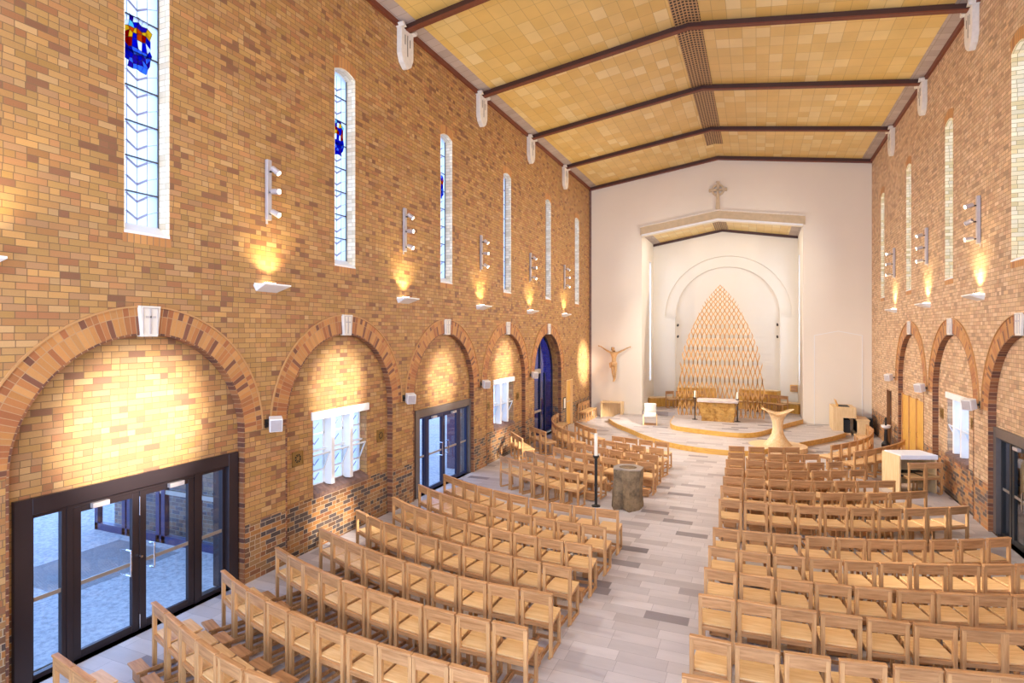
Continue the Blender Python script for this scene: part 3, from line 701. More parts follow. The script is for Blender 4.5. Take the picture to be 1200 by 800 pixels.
# ------------------------------------------------------------------ chairs
W = .42
def make_chair():
    c = empty('oak_chair')
    for s in (-1, 1):
        x = s * (W / 2 - .0235)
        MB().box(x - .0225, x + .0225, -.022, .022, .03, .785).build('leg', M['oak'], c, bevel=.003)
        x2 = s * (W / 2 - .042)
        MB().box(x2 - .0195, x2 + .0195, .345, .385, .03, .425).build('leg', M['oak'], c, bevel=.003)
        MB().box(x2 - .015, x2 + .015, -.02, .40, 0, .035).build('runner', M['oak'], c, bevel=.003)
    m = MB(); m.hexa([(-W / 2, -.016, .655), (W / 2, -.016, .655), (W / 2, .012, .655), (-W / 2, .012, .655)], [(-W / 2, -.022, .778), (W / 2, -.022, .778), (W / 2, .012, .778), (-W / 2, .012, .778)])
    m.box(-W / 2, W / 2, -.034, .026, .778, .802)
    m.build('backrest', M['oakx'], c, bevel=.004)
    m = MB(); m.hexa([(-W / 2 + .008, .02, .425), (W / 2 - .008, .02, .425), (W / 2 - .026, .40, .435), (-W / 2 + .026, .40, .435)],
                     [(-W / 2 + .008, .02, .445), (W / 2 - .008, .02, .445), (W / 2 - .026, .40, .458), (-W / 2 + .026, .40, .458)])
    m.build('seat', M['oakseat'], c, bevel=.004)
    m = MB(); m.box(-W / 2 + .03, W / 2 - .03, -.012, .022, .375, .425).box(-W / 2 + .045, W / 2 - .045, .355, .378, .38, .43)
    for s in (-1, 1): m.box(s * (W / 2 - .042) - .01, s * (W / 2 - .042) + .01, .02, .36, .375, .43)
    m.build('seat_frame', M['oakx'], c, bevel=.002)
    k = MB().box(-.155, .155, -.29, -.15, .19, .215).box(-.12, .12, -.25, -.17, .02, .19).build('kneeler', M['oakx'], c, bevel=.003)
    m = MB()
    for s in (-1, 1): m.box(s * .10 - .011, s * .10 + .011, -.25, .36, .04, .085)
    m.box(-W / 2 + .03, W / 2 - .03, .345, .375, .045, .08)
    m.build('kneeler_rail', M['oakx'], k, bevel=.002)
    return c
CH = make_chair(); used = [False]
def chair(x, y, deg, label, group, z=0, kneeler=True):
    if not used[0]:
        used[0] = True; c = CH; c.location = (x, y, z); c.rotation_euler = (0, 0, R(deg)); tag(c, label, 'chair', group); return c
    return dup(CH, (x, y, z), R(deg), label, group, () if kneeler else ('kneeler',))
ROWS={
 'A':[(-5.82,3.395,-9.3),(-6.245,3.465,-9.3)],
 'B':[(-4.255,4.031,-4.3),(-4.725,4.095,-10.7),(-5.17,4.196,-14.7),(-5.585,4.315,-16.9),(-6.0,4.445,-17.7),(-6.415,4.575,-17.0)],
 'C':[(-2.52,4.883,-0.5),(-2.95,4.89,-1.6),(-3.375,4.907,-3.1),(-3.805,4.937,-4.9),(-4.265,4.985,-7.2),(-4.735,5.056,-9.9),(-5.175,5.143,-12.7),(-5.61,5.254,-15.8),(-6.04,5.389,-19.1),(-6.445,5.542,-22.3)],
 'D':[(-2.495,5.803,3.1),(-2.935,5.79,0.2),(-3.38,5.8,-2.6),(-3.825,5.832,-5.5),(-4.275,5.886,-8.4),(-4.725,5.964,-11.2),(-5.185,6.068,-14.1),(-5.605,6.183,-16.6),(-6.005,6.312,-19.0),(-6.42,6.464,-21.4)],
 'E':[(-2.51,6.674,3.7),(-2.95,6.66,-0.0),(-3.395,6.673,-3.5),(-3.835,6.713,-6.8),(-4.285,6.779,-9.8),(-4.735,6.868,-12.6),(-5.175,6.976,-15.0),(-5.61,7.102,-17.2),(-6.01,7.234,-19.0),(-6.4,7.374,-20.6)],
 'F':[(-2.53,7.527,-2.4),(-2.975,7.551,-3.9),(-3.42,7.588,-5.7),(-3.855,7.638,-7.7),(-4.3,7.708,-10.1),(-4.76,7.802,-13.0),(-5.18,7.909,-15.8),(-5.6,8.04,-18.8),(-6.05,8.208,-22.2),(-6.48,8.398,-25.5)],
 'G':[(-2.5,8.449,-0.3),(-2.945,8.458,-2.1),(-3.38,8.483,-4.3),(-3.82,8.526,-7.1),(-4.27,8.594,-10.3),(-4.725,8.691,-13.9),(-5.18,8.821,-17.9),(-5.585,8.966,-21.6),(-5.965,9.131,-25.2),(-6.36,9.333,-29.1)],
 'H':[(-2.485,9.308,-2.6),(-2.93,9.335,-4.4),(-3.38,9.378,-6.6),(-3.825,9.439,-9.1),(-4.285,9.525,-12.2),(-4.75,9.64,-15.6),(-5.205,9.783,-19.3),(-5.61,9.938,-22.7),(-5.99,10.11,-26.0),(-6.395,10.324,-29.7)],
 'I':[(-2.49,10.26,1.9),(-2.93,10.26,-1.9),(-3.375,10.29,-5.8),(-3.845,10.355,-9.9),(-4.305,10.452,-13.9),(-4.735,10.573,-17.5),(-5.18,10.73,-21.2),(-5.615,10.914,-24.7),(-5.985,11.096,-27.5),(-6.35,11.298,-30.2)],
 'J':[(-3.92,12.632,-10.0),(-4.345,12.719,-18.0),(-4.775,12.903,-24.0),(-5.195,13.137,-28.0),(-5.6,13.376,-30.0),(-5.975,13.578,-29.0)],
 'K':[(-3.63,13.566,-6.9),(-4.04,13.65,-15.8),(-4.455,13.797,-22.8),(-4.845,13.982,-27.7),(-5.23,14.2,-31.1),(-5.615,14.443,-33.3)],
 'L':[(-2.53,14.396,-2.5),(-2.985,14.435,-7.3),(-3.465,14.52,-12.9),(-3.94,14.655,-19.0),(-4.365,14.825,-24.6),(-4.745,15.02,-29.7),(-5.11,15.249,-34.4)],
 'M':[(-2.575,15.33,-6.7),(-3.06,15.42,-14.1),(-3.535,15.567,-19.9),(-3.97,15.744,-24.1),(-4.365,15.933,-27.1),(-4.76,16.146,-29.3)],
 'N':[(-2.575,16.312,-14.8),(-3.09,16.462,-17.8),(-3.57,16.629,-20.4),(-3.985,16.793,-22.7),(-4.42,16.985,-25.0)],
 'O':[(-2.57,17.285,-8.8),(-3.05,17.374,-12.3),(-3.52,17.491,-15.6),(-3.945,17.622,-18.6)],
 'r1':[(-0.44,5.61,5.2)],
 'r2':[(-0.45,6.36,-1.5),(0.0,6.369,3.6),(0.46,6.416,7.7),(0.95,6.497,10.8),(1.42,6.595,12.6),(1.855,6.695,13.2),(2.255,6.788,12.9)],
 'r3':[(-0.45,7.395,1.5),(-0.005,7.412,2.9),(0.42,7.439,4.4),(0.88,7.482,6.3),(1.345,7.543,8.6),(1.8,7.621,11.0),(2.245,7.718,13.6),(2.64,7.822,16.1)],
 'r4':[(-0.455,8.254,-0.7),(-0.005,8.261,2.4),(0.45,8.293,5.6),(0.89,8.347,8.5),(1.34,8.426,11.4),(1.81,8.533,14.2),(2.235,8.65,16.7),(2.645,8.781,18.9),(3.065,8.934,21.1)],
 'r5':[(-0.465,9.116,-0.6),(-0.03,9.126,3.4),(0.425,9.17,7.4),(0.895,9.246,11.1),(1.33,9.344,14.2),(1.775,9.469,17.1),(2.215,9.615,19.6),(2.635,9.774,21.8),(3.07,9.957,23.7),(3.485,10.146,25.3)],
 'r6':[(-0.46,10.023,3.1),(-0.01,10.058,5.8),(0.435,10.114,8.7),(0.91,10.202,12.1),(1.35,10.309,15.4),(1.775,10.439,18.6),(2.205,10.599,22.1),(2.655,10.798,25.7),(3.07,11.012,29.0),(3.475,11.252,32.2)],
 'r7':[(-0.47,11.774,1.8),(-0.02,11.801,5.0),(0.425,11.853,8.4),(0.885,11.936,12.0),(1.335,12.047,15.7),(1.775,12.185,19.4),(2.225,12.36,23.1),(2.665,12.565,26.8),(3.04,12.767,29.9),(3.425,13.002,32.9)],
 'r8':[(-0.495,12.815,-3.0),(-0.03,12.814,2.9),(0.43,12.86,8.5),(0.87,12.946,13.6),(1.37,13.094,19.1),(1.78,13.253,23.3),(2.215,13.459,27.4),(2.62,13.685,30.8),(2.995,13.922,33.8)],
 'r9':[(-0.49,13.683,1.2),(-0.035,13.719,7.7),(0.435,13.806,13.2),(0.895,13.934,17.6),(1.32,14.083,20.7),(1.755,14.258,23.1),(2.17,14.443,24.7),(2.565,14.629,25.6)],
 'r10':[(-0.495,14.582,6.8),(-0.025,14.654,10.6),(0.45,14.761,15.0),(0.9,14.902,19.6),(1.355,15.087,24.6),(1.76,15.292,29.2),(2.17,15.543,33.8)],
 'r11':[(-0.52,15.576,9.4),(-0.045,15.646,8.2),(0.42,15.721,10.8),(0.895,15.837,17.2),(1.335,16.009,25.8),(1.78,16.275,35.8)],
 'r12':[(-0.5,16.497,8.6),(-0.01,16.591,13.2),(0.48,16.726,17.6),(0.92,16.882,21.4),(1.315,17.049,24.6)],
 'r13':[(-0.53,17.432,10.3),(-0.015,17.549,15.2),(0.49,17.708,19.8),(0.895,17.868,23.3)],
}

NUM = ['first', 'second', 'third', 'fourth', 'fifth', 'sixth', 'seventh', 'eighth', 'ninth', 'tenth', 'eleventh', 'twelfth', 'thirteenth']
for i, k in enumerate('IHGFEDCBA'):
    for j, (x, y, a) in enumerate(ROWS[k]):
        pos = 'aisle-end' if j == 0 else NUM[j] + ' from the aisle'
        chair(x, y, min(a, 0), 'pale oak %s chair, %s row behind the stone font, left block' % (pos, NUM[i]) if j == 0 else
              'pale oak chair, %s, %s row behind the stone font, left block' % (pos, NUM[i]), 'chairs behind the stone font, %s row' % NUM[i])
for i, k in enumerate('ONMLKJ'):
    for j, (x, y, a) in enumerate(ROWS[k]):
        chair(x, y, a, 'pale oak chair, %s from the aisle, row %s from the altar step, left front block' % (NUM[j], NUM[i]), 'left front chairs, %s row from the altar step' % NUM[i], kneeler=k != 'J')
for i in range(13):
    for j, (x, y, a) in enumerate(ROWS['r%d' % (13 - i)]):
        chair(x, y, a, 'pale oak chair, %s from the aisle, %s row from the altar step, right block' % (NUM[j], NUM[i]), 'right block chairs, %s row from the altar step' % NUM[i])
def along(pts, n, pitch=None):
    P = [Vector(p) for p in smooth_poly(pts, 2)]; L = [0]
    for a, b in zip(P, P[1:]): L.append(L[-1] + (b - a).length)
    pitch = pitch or L[-1] / n; out = []
    for i in range(n):
        s = (i + .5) * pitch; k = max(j for j in range(len(L)) if L[j] <= s or j == 0); k = min(k, len(P) - 2)
        d = (P[k + 1] - P[k]).normalized(); p = P[k] + d * (s - L[k]); out.append((p.x, p.y, math.degrees(math.atan2(d.y, d.x))))
    return out
P_ = along([(-7.30, 21.9), (-7.24, 21.1), (-7.0, 20.2), (-6.6, 19.3), (-6.1, 18.45), (-5.3, 17.7)], 10)
for j, (x, y, a) in enumerate(P_): chair(x, y, a, 'oak chair in the outer curved row by the blue arched door, %s from the door' % NUM[j], 'curved row by the blue arched door', kneeler=False)
for j, (x, y, a) in enumerate(along([(-6.05, 20.0), (-5.57, 19.33), (-5.2, 18.91), (-4.9, 18.66)], 4)):
    chair(x, y, a, 'dark-backed oak chair beside the left platform edge, %s from the far end' % NUM[j], 'short curved row beside the left platform edge', kneeler=False)
for j, (x, y, a) in enumerate(along([(-7.21, 18.46), (-6.27, 17.54)], 3)):
    chair(x, y, a, 'honey lit oak chair between the third left window and blue door, %s from the wall' % NUM[j], 'slanting row before the blue arched door', kneeler=False)
for j, (x, y, a) in enumerate(along([(-7.36, 17.2), (-6.52, 16.15)], 3)):
    chair(x, y, a, 'bright oak chair below the far left window, %s from the wall' % NUM[j], 'slanting row below the far left window', kneeler=False)
for j, (x, y, a) in enumerate(along([(1.92, 18.59), (2.24, 18.99), (2.5, 19.38), (2.82, 19.9), (3.12, 20.55), (3.4, 21.49), (3.56, 22.35), (3.53, 23.43)], 11)):
    chair(x, y, a, 'oak chair in the inner curved row beside the wooden console, %s from the near end' % NUM[j], 'inner curved row on the right', kneeler=False)
for j, (x, y, a) in enumerate(along([(2.40, 17.90), (2.75, 18.22), (3.08, 18.67), (3.41, 19.15), (3.83, 19.85), (4.08, 20.51)], 7)):
    chair(x, y, a, 'oak chair in the outer curved row behind the white-topped desk, %s from the near end' % NUM[j], 'outer curved row on the right', kneeler=False)
for j in range(4):
    chair(-7.40, 25.2 + .46 * j, -90, 'pale oak chair standing against the left wall near the crucifix, %s from the timber door' % NUM[j], 'chairs against the left wall', kneeler=False)
for j, (x, y) in enumerate(((3.62, 16.93), (4.02, 17.15))):
    chair(x, y, 22, 'oak chair drawn up to the white-topped desk, %s' % ('away from the wall' if j == 0 else 'next to the right wall'), 'chairs at the white-topped desk', kneeler=False)
# clergy chairs in an arc behind the altar
for j, X in enumerate([-3.95, -3.48, -3.0, -2.52]):
    r = 4.9; a = math.asin((X + XC * -1) / r)
    chair(XC + (X - XC), 24.5 + math.sqrt(r * r - (X - XC) ** 2) + .28, 180 - math.degrees(math.asin((X - XC) / r)), 'honey oak clergy chair behind the lattice, %s from the left' % NUM[j], 'clergy chairs left of the altar', .34, False)
for j, X in enumerate([-.62, -.17, .28, .72, 1.12]):
    r = 4.9
    chair(X, 24.5 + math.sqrt(r * r - (X - XC) ** 2) + .28, 180 - math.degrees(math.asin((X - XC) / r)), 'honey oak clergy chair behind the lattice, right of the altar, %s from the right' % NUM[4 - j], 'clergy chairs right of the altar', .34, False)

# ------------------------------------------------------------------ sanctuary
def arc_block(m, a0, a1, r0, r1, z0, z1, n=14, c=(XC, 24.5)):
    P = []
    for r in (r0, r1):
        P.append([(c[0] + r * math.sin(a0 + (a1 - a0) * i / n), c[1] + r * math.cos(a0 + (a1 - a0) * i / n)) for i in range(n + 1)])
    m.prism([P[0] + P[1][::-1]], XYf, z0, z1); return m
an = lambda X, r=5.5: math.asin((X - XC) / r)
for side, q in (('left', (-4.9, -3.58, -1.86)), ('right', (1.72, .85, -.8))):
    o = thing('curved_bench', 'honey timber curved bench wall behind the clergy chairs, %s of the altar' % side, 'bench', (0, 0, .34))
    M_ = MB(); arc_block(M_, an(q[0]), an(q[1]), 5.5, 5.9, 0, .42); M_.build('bench_base', M['honey'], o)
    M_ = MB(); arc_block(M_, an(q[0]), an(q[1]), 5.45, 5.95, .42, .46); M_.build('bench_top', M['ply'], o)
    M_ = MB(); arc_block(M_, an(q[1]), an(q[2]), 5.5, 5.9, 0, .92); M_.build('back_panel', M['honey'], o)
    M_ = MB(); arc_block(M_, an(q[1]), an(q[2]), 5.46, 5.93, .92, .96); M_.build('top_rail', M['ply'], o)

# the tall lattice of bent timber slats
lat = thing('timber_lattice', 'tall pointed lattice screen of bent pale timber slats behind the altar', 'lattice', (-1.48, 26.72, .34))
env = [(0, 1.80), (.8, 1.80), (1.3, 1.78), (2.15, 1.72), (3.0, 1.56), (3.8, 1.30), (4.66, .94), (5.26, .60), (5.7, .26), (6.0, .04)]
def top_at(x):
    for (z0, w0), (z1, w1) in zip(env, env[1:]):
        if w1 <= x <= w0: return z0 + (z1 - z0) * (w0 - x) / max(1e-6, w0 - w1)
    return 1.3
lev = [0.0, .55, 1.05, 1.5, 1.93, 2.33, 2.70, 3.03, 3.33, 3.60, 3.85, 4.08, 4.29, 4.48, 4.66, 4.83, 4.98, 5.12, 5.25, 5.37, 5.48, 5.59, 5.69, 5.79, 5.89, 5.99, 6.1]
def phase(z):
    for k in range(len(lev) - 1):
        if z <= lev[k + 1]: return k + (z - lev[k]) / (lev[k + 1] - lev[k])
    return len(lev) - 1
S = .094; A = S / 2 - .004
for i in range(-19, 19):
    x0 = (i + .5) * S; zt = top_at(abs(x0)) if abs(x0) < 1.78 else 1.25
    zt = min(zt - .34 + .16, 5.80 - abs(i + .5) * .06); sg = 1 if i % 2 else -1
    m = MB(); zs = []; z = 0
    while z < zt: zs.append(z); z += .06
    zs.append(zt); vs = []; fs = []
    for z in zs:
        x = x0 + sg * A * max(-1, min(1, 1.2 * (2 / PI * math.asin(math.cos(PI * phase(z + .34)))) + .22))
        h_ = .022 if z < zt - .05 else .008
        vs += [(x - h_, -.04, z), (x + h_, -.04, z), (x + h_, .04, z), (x - h_, .04, z)]
    for k in range(len(zs) - 1):
        for q in range(4): fs.append((k * 4 + q, k * 4 + (q + 1) % 4, k * 4 + 4 + (q + 1) % 4, k * 4 + 4 + q))
    fs += [(3, 2, 1, 0), tuple(range(len(vs) - 4, len(vs)))]
    m.add(vs, fs).build('slat', M['slat'], lat)

# altar: rough split block with a sawn top
def rough_block(name, x0, x1, y0, y1, z0, z1, mat, amp, parent, nx=16, ny=8, nz=9, flare=.0, seed=1):
    rs = random.Random(seed); bm = bmesh.new()
    bmesh.ops.create_cube(bm, size=1)
    for v in bm.verts: v.co = Vector(((x0 + x1) / 2 + v.co.x * (x1 - x0), (y0 + y1) / 2 + v.co.y * (y1 - y0), (z0 + z1) / 2 + v.co.z * (z1 - z0)))
    bmesh.ops.subdivide_edges(bm, edges=list(bm.edges), cuts=9, use_grid_fill=True)
    from mathutils import noise
    for v in bm.verts:
        n = noise.noise_vector(v.co * 3.1 + Vector((seed, 0, 0))) + noise.noise_vector(v.co * 9.0) * .45
        t = (v.co.z - z0) / (z1 - z0)
        v.co.x += n.x * amp + (v.co.x - (x0 + x1) / 2) * flare * t; v.co.y += n.y * amp
        if 0.02 < t < .98: v.co.z += n.z * amp * .3
    me = bpy.data.meshes.new(name); bm.to_mesh(me); bm.free()
    o = bpy.data.objects.new(name, me); COL.objects.link(o); me.materials.append(mat); o.parent = parent; return o
al = thing('stone_altar', 'rough ochre stone altar block with a pale sawn top', 'altar', (-1.5, 25.55, .34))
rough_block('stone_body', -.62, .62, -.38, .38, 0, .80, M['altarstone'], .045, al, flare=.12)
m = MB().prism([[(-.80, -.40), (-.3, -.45), (.3, -.43), (.79, -.42), (.82, 0), (.77, .42), (.1, .45), (-.5, .43), (-.78, .40), (-.83, .05)]], XYf, .78, .88); m.build('altar_top', M['altartop'], al, bevel=.012)
for x, nm in ((-2.42, 'left'), (-.74, 'right')):
    o = thing('altar_candlestick', 'black iron floor candlestick with a white candle, %s of the altar' % nm, 'candlestick', (x, 25.48, .34), 0, 'candlesticks at the altar')
    MB().lathe([(.12, 0), (.12, .015), (.03, .03), (.022, .06), (.022, .88), (.06, .90), (.06, .93), (.02, .935)], n=20).build('stand', M['black'], o)
    MB().cyl((0, 0, .93), (0, 0, 1.22), .034, n=16).build('candle', M['wax'], o)

# ambo: flared timber-slat stem on a round plinth
am = thing('timber_ambo', 'flared timber slat ambo on a round timber plinth right of the steps', 'lectern', (.655, 21.68, 0))
MB().lathe([(.92, 0), (.92, .175), (0.001, .175)], n=56).build('plinth', M['ambo'], am)
prof = [(.46, .175), (.355, .29), (.26, .42), (.20, .54), (.168, .70), (.16, .82), (.175, .95), (.205, 1.04), (.27, 1.13), (.36, 1.19), (.49, 1.24)]
n = 44
for i in range(n):
    t = 2 * PI * i / n; rise = .10 * math.cos(t) ** 2; vs = []; fs = []
    ct, st = math.cos(t), math.sin(t); px, py = -st, ct
    for k, (r, z) in enumerate(prof):
        zz = z + 1.6 * rise * max(0, (z - .9) / .34) ** 2; rr = r * (1 if z < .9 else (1 - .38 * st * st * (z - .9) / .34)); w = .013 if z > .5 else .013 + .012 * (.5 - z) / .33
        for d, q in ((rr - .022, -w), (rr - .022, w), (rr, w), (rr, -w)): vs.append((ct * d + px * q, st * d + py * q, zz))
    for k in range(len(prof) - 1):
        for q in range(4): fs.append((k * 4 + q, k * 4 + (q + 1) % 4, k * 4 + 4 + (q + 1) % 4, k * 4 + 4 + q))
    fs += [(3, 2, 1, 0), tuple(range(len(vs) - 4, len(vs)))]
    MB().add(vs, fs).build('slat', M['ambo'], am)
vs = []; N_ = 40; m = MB(); r0, r1 = .455, .515; ringp = []
for i in range(N_):
    t = 2 * PI * i / N_; st = math.sin(t); k = 1 - .38 * st * st; z = 1.235 + .16 * math.cos(t) ** 2
    for r, dz in ((r0, .005), (r1, .005), (r1, .022), (r0, .022)): vs.append((math.cos(t) * r * k, st * r * k, z + dz))
fs = []
for i in range(N_):
    j = (i + 1) % N_
    for q in range(4): fs.append((i * 4 + q, i * 4 + (q + 1) % 4, j * 4 + (q + 1) % 4, j * 4 + q))
m.add(vs, fs); m.build('rim', M['ply'], am)
MB().lathe([(.26, .18), (.14, .5), (.10, .8), (.13, 1.0), (.14, 1.02)], n=24).build('core', M['ply'], am)

# presider's chair
pc = thing('presider_chair', 'cream upholstered presider chair with timber side frames on the lower platform', 'chair', (-4.12, 24.45, .17), R(8))
MB().box(-.25, .25, -.28, .28, .34, .50).build('seat', M['leather'], pc, bevel=.03)
MB().box(-.25, .25, .20, .30, .50, .86).build('backrest', M['leather'], pc, bevel=.03)
for s in (-1, 1): MB().box(s * .27 - .025, s * .27 + .025, -.28, .30, 0, .40).build('side_panel', M['ply'], pc, bevel=.004)
MB().box(-.25, .25, -.26, .28, .0, .02).build('base_bar', M['oakx'], pc)
# credence table
ct = thing('credence_table', 'pale timber credence table against the white wall under the crucifix', 'table', (-6.33, 27.03, 0))
MB().box(-.52, .52, -.2, .2, .68, .75).build('tabletop', M['ply'], ct, bevel=.004)
for s in (-1, 1): MB().box(s * .475 - .045, s * .475 + .045, -.2, .2, 0, .68).build('side_panel', M['ply'], ct, bevel=.004)
MB().box(-.43, .43, .15, .18, 0, .68).build('back_panel', M['ply'], ct)
# console and its bench
cs = thing('organ_console', 'boxy pale timber organ console with a raised music stand near the right wall', 'organ console', (2.75, 25.75, 0))
MB().box(0, .32, 0, 1.25, 0, 1.08).build('back_case', M['ply'], cs, bevel=.006)
MB().box(.32, .80, 0, 1.25, .68, 1.08).build('keyboard_case', M['ply'], cs, bevel=.006)
MB().box(.32, .62, .0, .06, 0, .10).box(.32, .36, 0, 1.25, 0, .68).box(.32, .72, 1.19, 1.25, 0, .68).build('lower_panel', M['ply'], cs, bevel=.003)
MB().box(.37, .60, .08, 1.17, .0, .6).build('kneehole_shade', M['dark'], cs)  # dark box paints the shade inside the open kneehole
Mx = Matrix.Translation((.22, .35, 1.08)) @ Matrix.Rotation(R(-18), 4, 'Y'); MB().box(-.015, .015, 0, .55, 0, .26, Mx).build('music_stand', M['honey'], cs, bevel=.003)
MB().box(.20, .62, .30, 1.0, 1.075, 1.085).build('lid_gap_shade', M['dark'], cs)  # dark sheet paints the shade of a gap at the lid
ob = thing('organ_bench', 'open-sided pale timber organ bench beside the console', 'bench', (3.62, 25.6, 0))
MB().box(-.06, .34, 0, .05, 0, .60).build('end_panel', M['ply'], ob, bevel=.004); MB().box(-.06, .34, 1.05, 1.10, 0, .60).build('end_panel', M['ply'], ob, bevel=.004)
MB().box(-.08, .36, -.02, 1.12, .60, .66).build('seat', M['ply'], ob, bevel=.004)
MB().box(-.04, .32, .05, 1.05, .10, .14).build('shelf', M['ply'], ob)
MB().box(-.05, .0, .05, 1.05, .14, .60).build('bench_hollow_shade', M['dark'], ob)  # dark sheet paints the shade in the bench's open side
sb = thing('speaker_box', 'black floor speaker box by the right wall behind the organ bench', 'speaker', (3.98, 26.55, 0))
MB().box(-.22, .22, -.2, .2, 0, .62).build('cabinet', M['black'], sb, bevel=.015); MB().box(-.18, .18, -.212, -.2, .05, .56).build('grille', M['dark'], sb)

# crucifix figure
cr = thing('crucifix_figure', 'carved wooden crucified figure with outstretched arms on the white wall', 'sculpture', (-6.26, YB - .16, 1.67))
def skin(name, pts, edges, rad, parent, mat, sub=2):
    me = bpy.data.meshes.new(name); me.from_pydata(pts, edges, []); o = bpy.data.objects.new(name, me); COL.objects.link(o)
    md = o.modifiers.new('skin', 'SKIN'); md.use_smooth_shade = True
    for i, r in enumerate(rad): me.skin_vertices[0].data[i].radius = r if isinstance(r, tuple) else (r, r)
    me.skin_vertices[0].data[0].use_root = True
    s = o.modifiers.new('sub', 'SUBSURF'); s.levels = s.render_levels = sub
    me.materials.append(mat); o.parent = parent; return o
pts = [(0, 0, .86), (0.0, -.02, 1.02), (.01, -.03, 1.18), (.01, -.02, 1.32), (.0, -.03, 1.42), (-.02, -.07, 1.50), (-.03, -.09, 1.60), (-.03, -.08, 1.67),
       (.14, 0, 1.37), (.40, .03, 1.50), (.62, .06, 1.62), (.71, .07, 1.66), (-.13, 0, 1.38), (-.38, .03, 1.51), (-.60, .06, 1.65), (-.69, .07, 1.70),
       (.075, -.02, .78), (.085, -.09, .46), (.04, 0, .14), (.01, -.05, .03), (-.07, -.02, .78), (-.05, -.08, .46), (-.01, .0, .14), (-.02, -.06, .0)]
ed = [(0, 1), (1, 2), (2, 3), (3, 4), (4, 5), (5, 6), (6, 7), (3, 8), (8, 9), (9, 10), (10, 11), (3, 12), (12, 13), (13, 14), (14, 15), (0, 16), (16, 17), (17, 18), (18, 19), (0, 20), (20, 21), (21, 22), (22, 23)]
rad = [(.12, .09), (.10, .075), (.12, .085), (.13, .09), (.05, .05), (.055, .06), (.068, .078), (.045, .05), .055, .042, .030, .028, .055, .042, .030, .028, .075, .058, .036, .03, .075, .056, .036, .03]
skin('body', [Vector(p) for p in pts], ed, rad, cr, M['corpus'])
for s in (1, -1):
    bx, bz = (.71, 1.66) if s > 0 else (-.69, 1.70)
    for q in range(4): MB().tube([(bx, .06, bz), (bx + s * (.06 - .006 * abs(q - 1)), .05, bz + .035 - .014 * q), (bx + s * (.095 - .008 * abs(q - 1)), .03, bz + .045 - .022 * q)], .008, 6).build('finger', M['corpus'], cr, smooth=True)
    MB().tube([(bx - s * .01, .05, bz), (bx + s * .03, .02, bz - .02), (bx + s * .055, .0, bz - .03)], .009, 6).build('thumb', M['corpus'], cr, smooth=True)
skin('hair', [Vector(p) for p in [(-.03, -.05, 1.69), (-.03, -.03, 1.60), (-.01, -.02, 1.50), (.04, -.05, 1.45), (-.09, -.07, 1.62), (-.09, -.09, 1.50)]], [(0, 1), (1, 2), (2, 3), (0, 4), (4, 5)], [(.06, .05), (.075, .06), .05, .03, .03, .025], cr, M['hair'])
m = MB(); m.lathe([(.135, .74), (.150, .82), (.135, .93), (.11, .95)], c=(0, -.01, 0), n=20); m.tube([(-.13, -.06, .92), (-.19, -.08, .88), (-.17, -.08, .76), (-.15, -.07, .68)], .03)
m.build('loincloth', M['corpus'], cr, smooth=True)
MB().tube([(-.05, -.165, 1.60), (-.045, -.18, 1.575)], .012, 6).build('nose', M['corpus'], cr, smooth=True)
MB().tube([(-.07, -.16, 1.54), (-.03, -.17, 1.53), (.0, -.15, 1.54)], .007, 6).build('mouth', M['hair'], cr, smooth=True)

# stone wheel cross over the arch
wc = thing('stone_wheel_cross', 'sandy stone wheel cross mounted above the sanctuary opening', 'cross', (-1.6, YB - .003, 9.5))
m = MB()
m.prism([[(-.09, 0), (.09, 0), (.07, .62), (-.07, .62)]], XZf, -.10, 0); m.build('shaft', M['cream'], wc, bevel=.008)
m = MB(); o1 = [(.27 * math.cos(2 * PI * i / 40), .87 + .27 * math.sin(2 * PI * i / 40)) for i in range(40)]; i1 = [(.19 * math.cos(2 * PI * i / 40), .87 + .19 * math.sin(2 * PI * i / 40)) for i in range(40)]
m.prism([o1, i1], XZf, -.09, 0); m.build('wheel', M['cream'], wc, bevel=.005)
m = MB()
for k in range(4):
    c, s = [(1, 0), (0, 1), (-1, 0), (0, -1)][k]
    T = lambda x, z: (x * c - z * s, .87 + x * s + z * c)
    m.prism([[T(0, -.045), T(.22, -.045), T(.37, -.075), T(.39, 0), T(.37, .075), T(.22, .045), T(0, .045)]], XZf, -.11, 0)
m.build('arm', M['cream'], wc, bevel=.005)
# tabernacle tablet and small spotlights in the recess
tb = thing('wooden_tablet', 'small brown wooden cabinet on the white recess wall at far right', 'cabinet', (1.62, YC - .005, 1.36)); MB().box(-.16, .16, -.12, 0, -.16, .16).build('case', M['honey'], tb, bevel=.006); MB().box(-.13, .13, -.13, -.12, -.13, .13).build('door', M['oakx'], tb)
for x, z, q in ((-3.74, 4.4, 'upper left'), (-3.74, 3.82, 'lower left'), (.91, 4.4, 'upper right'), (.91, 3.82, 'lower right')):
    o = thing('wall_spotlight', 'tiny black spotlight on the sanctuary niche edge, %s' % q, 'spotlight', (x, YC - .02, z), 0, 'spotlights in the sanctuary niche')
    MB().cyl((0, .15, 0), (0, .04, 0), .02).build('arm', M['black'], o); MB().cyl((0, .06, .03), (0, -.08, -.03), .045).build('head', M['black'], o)

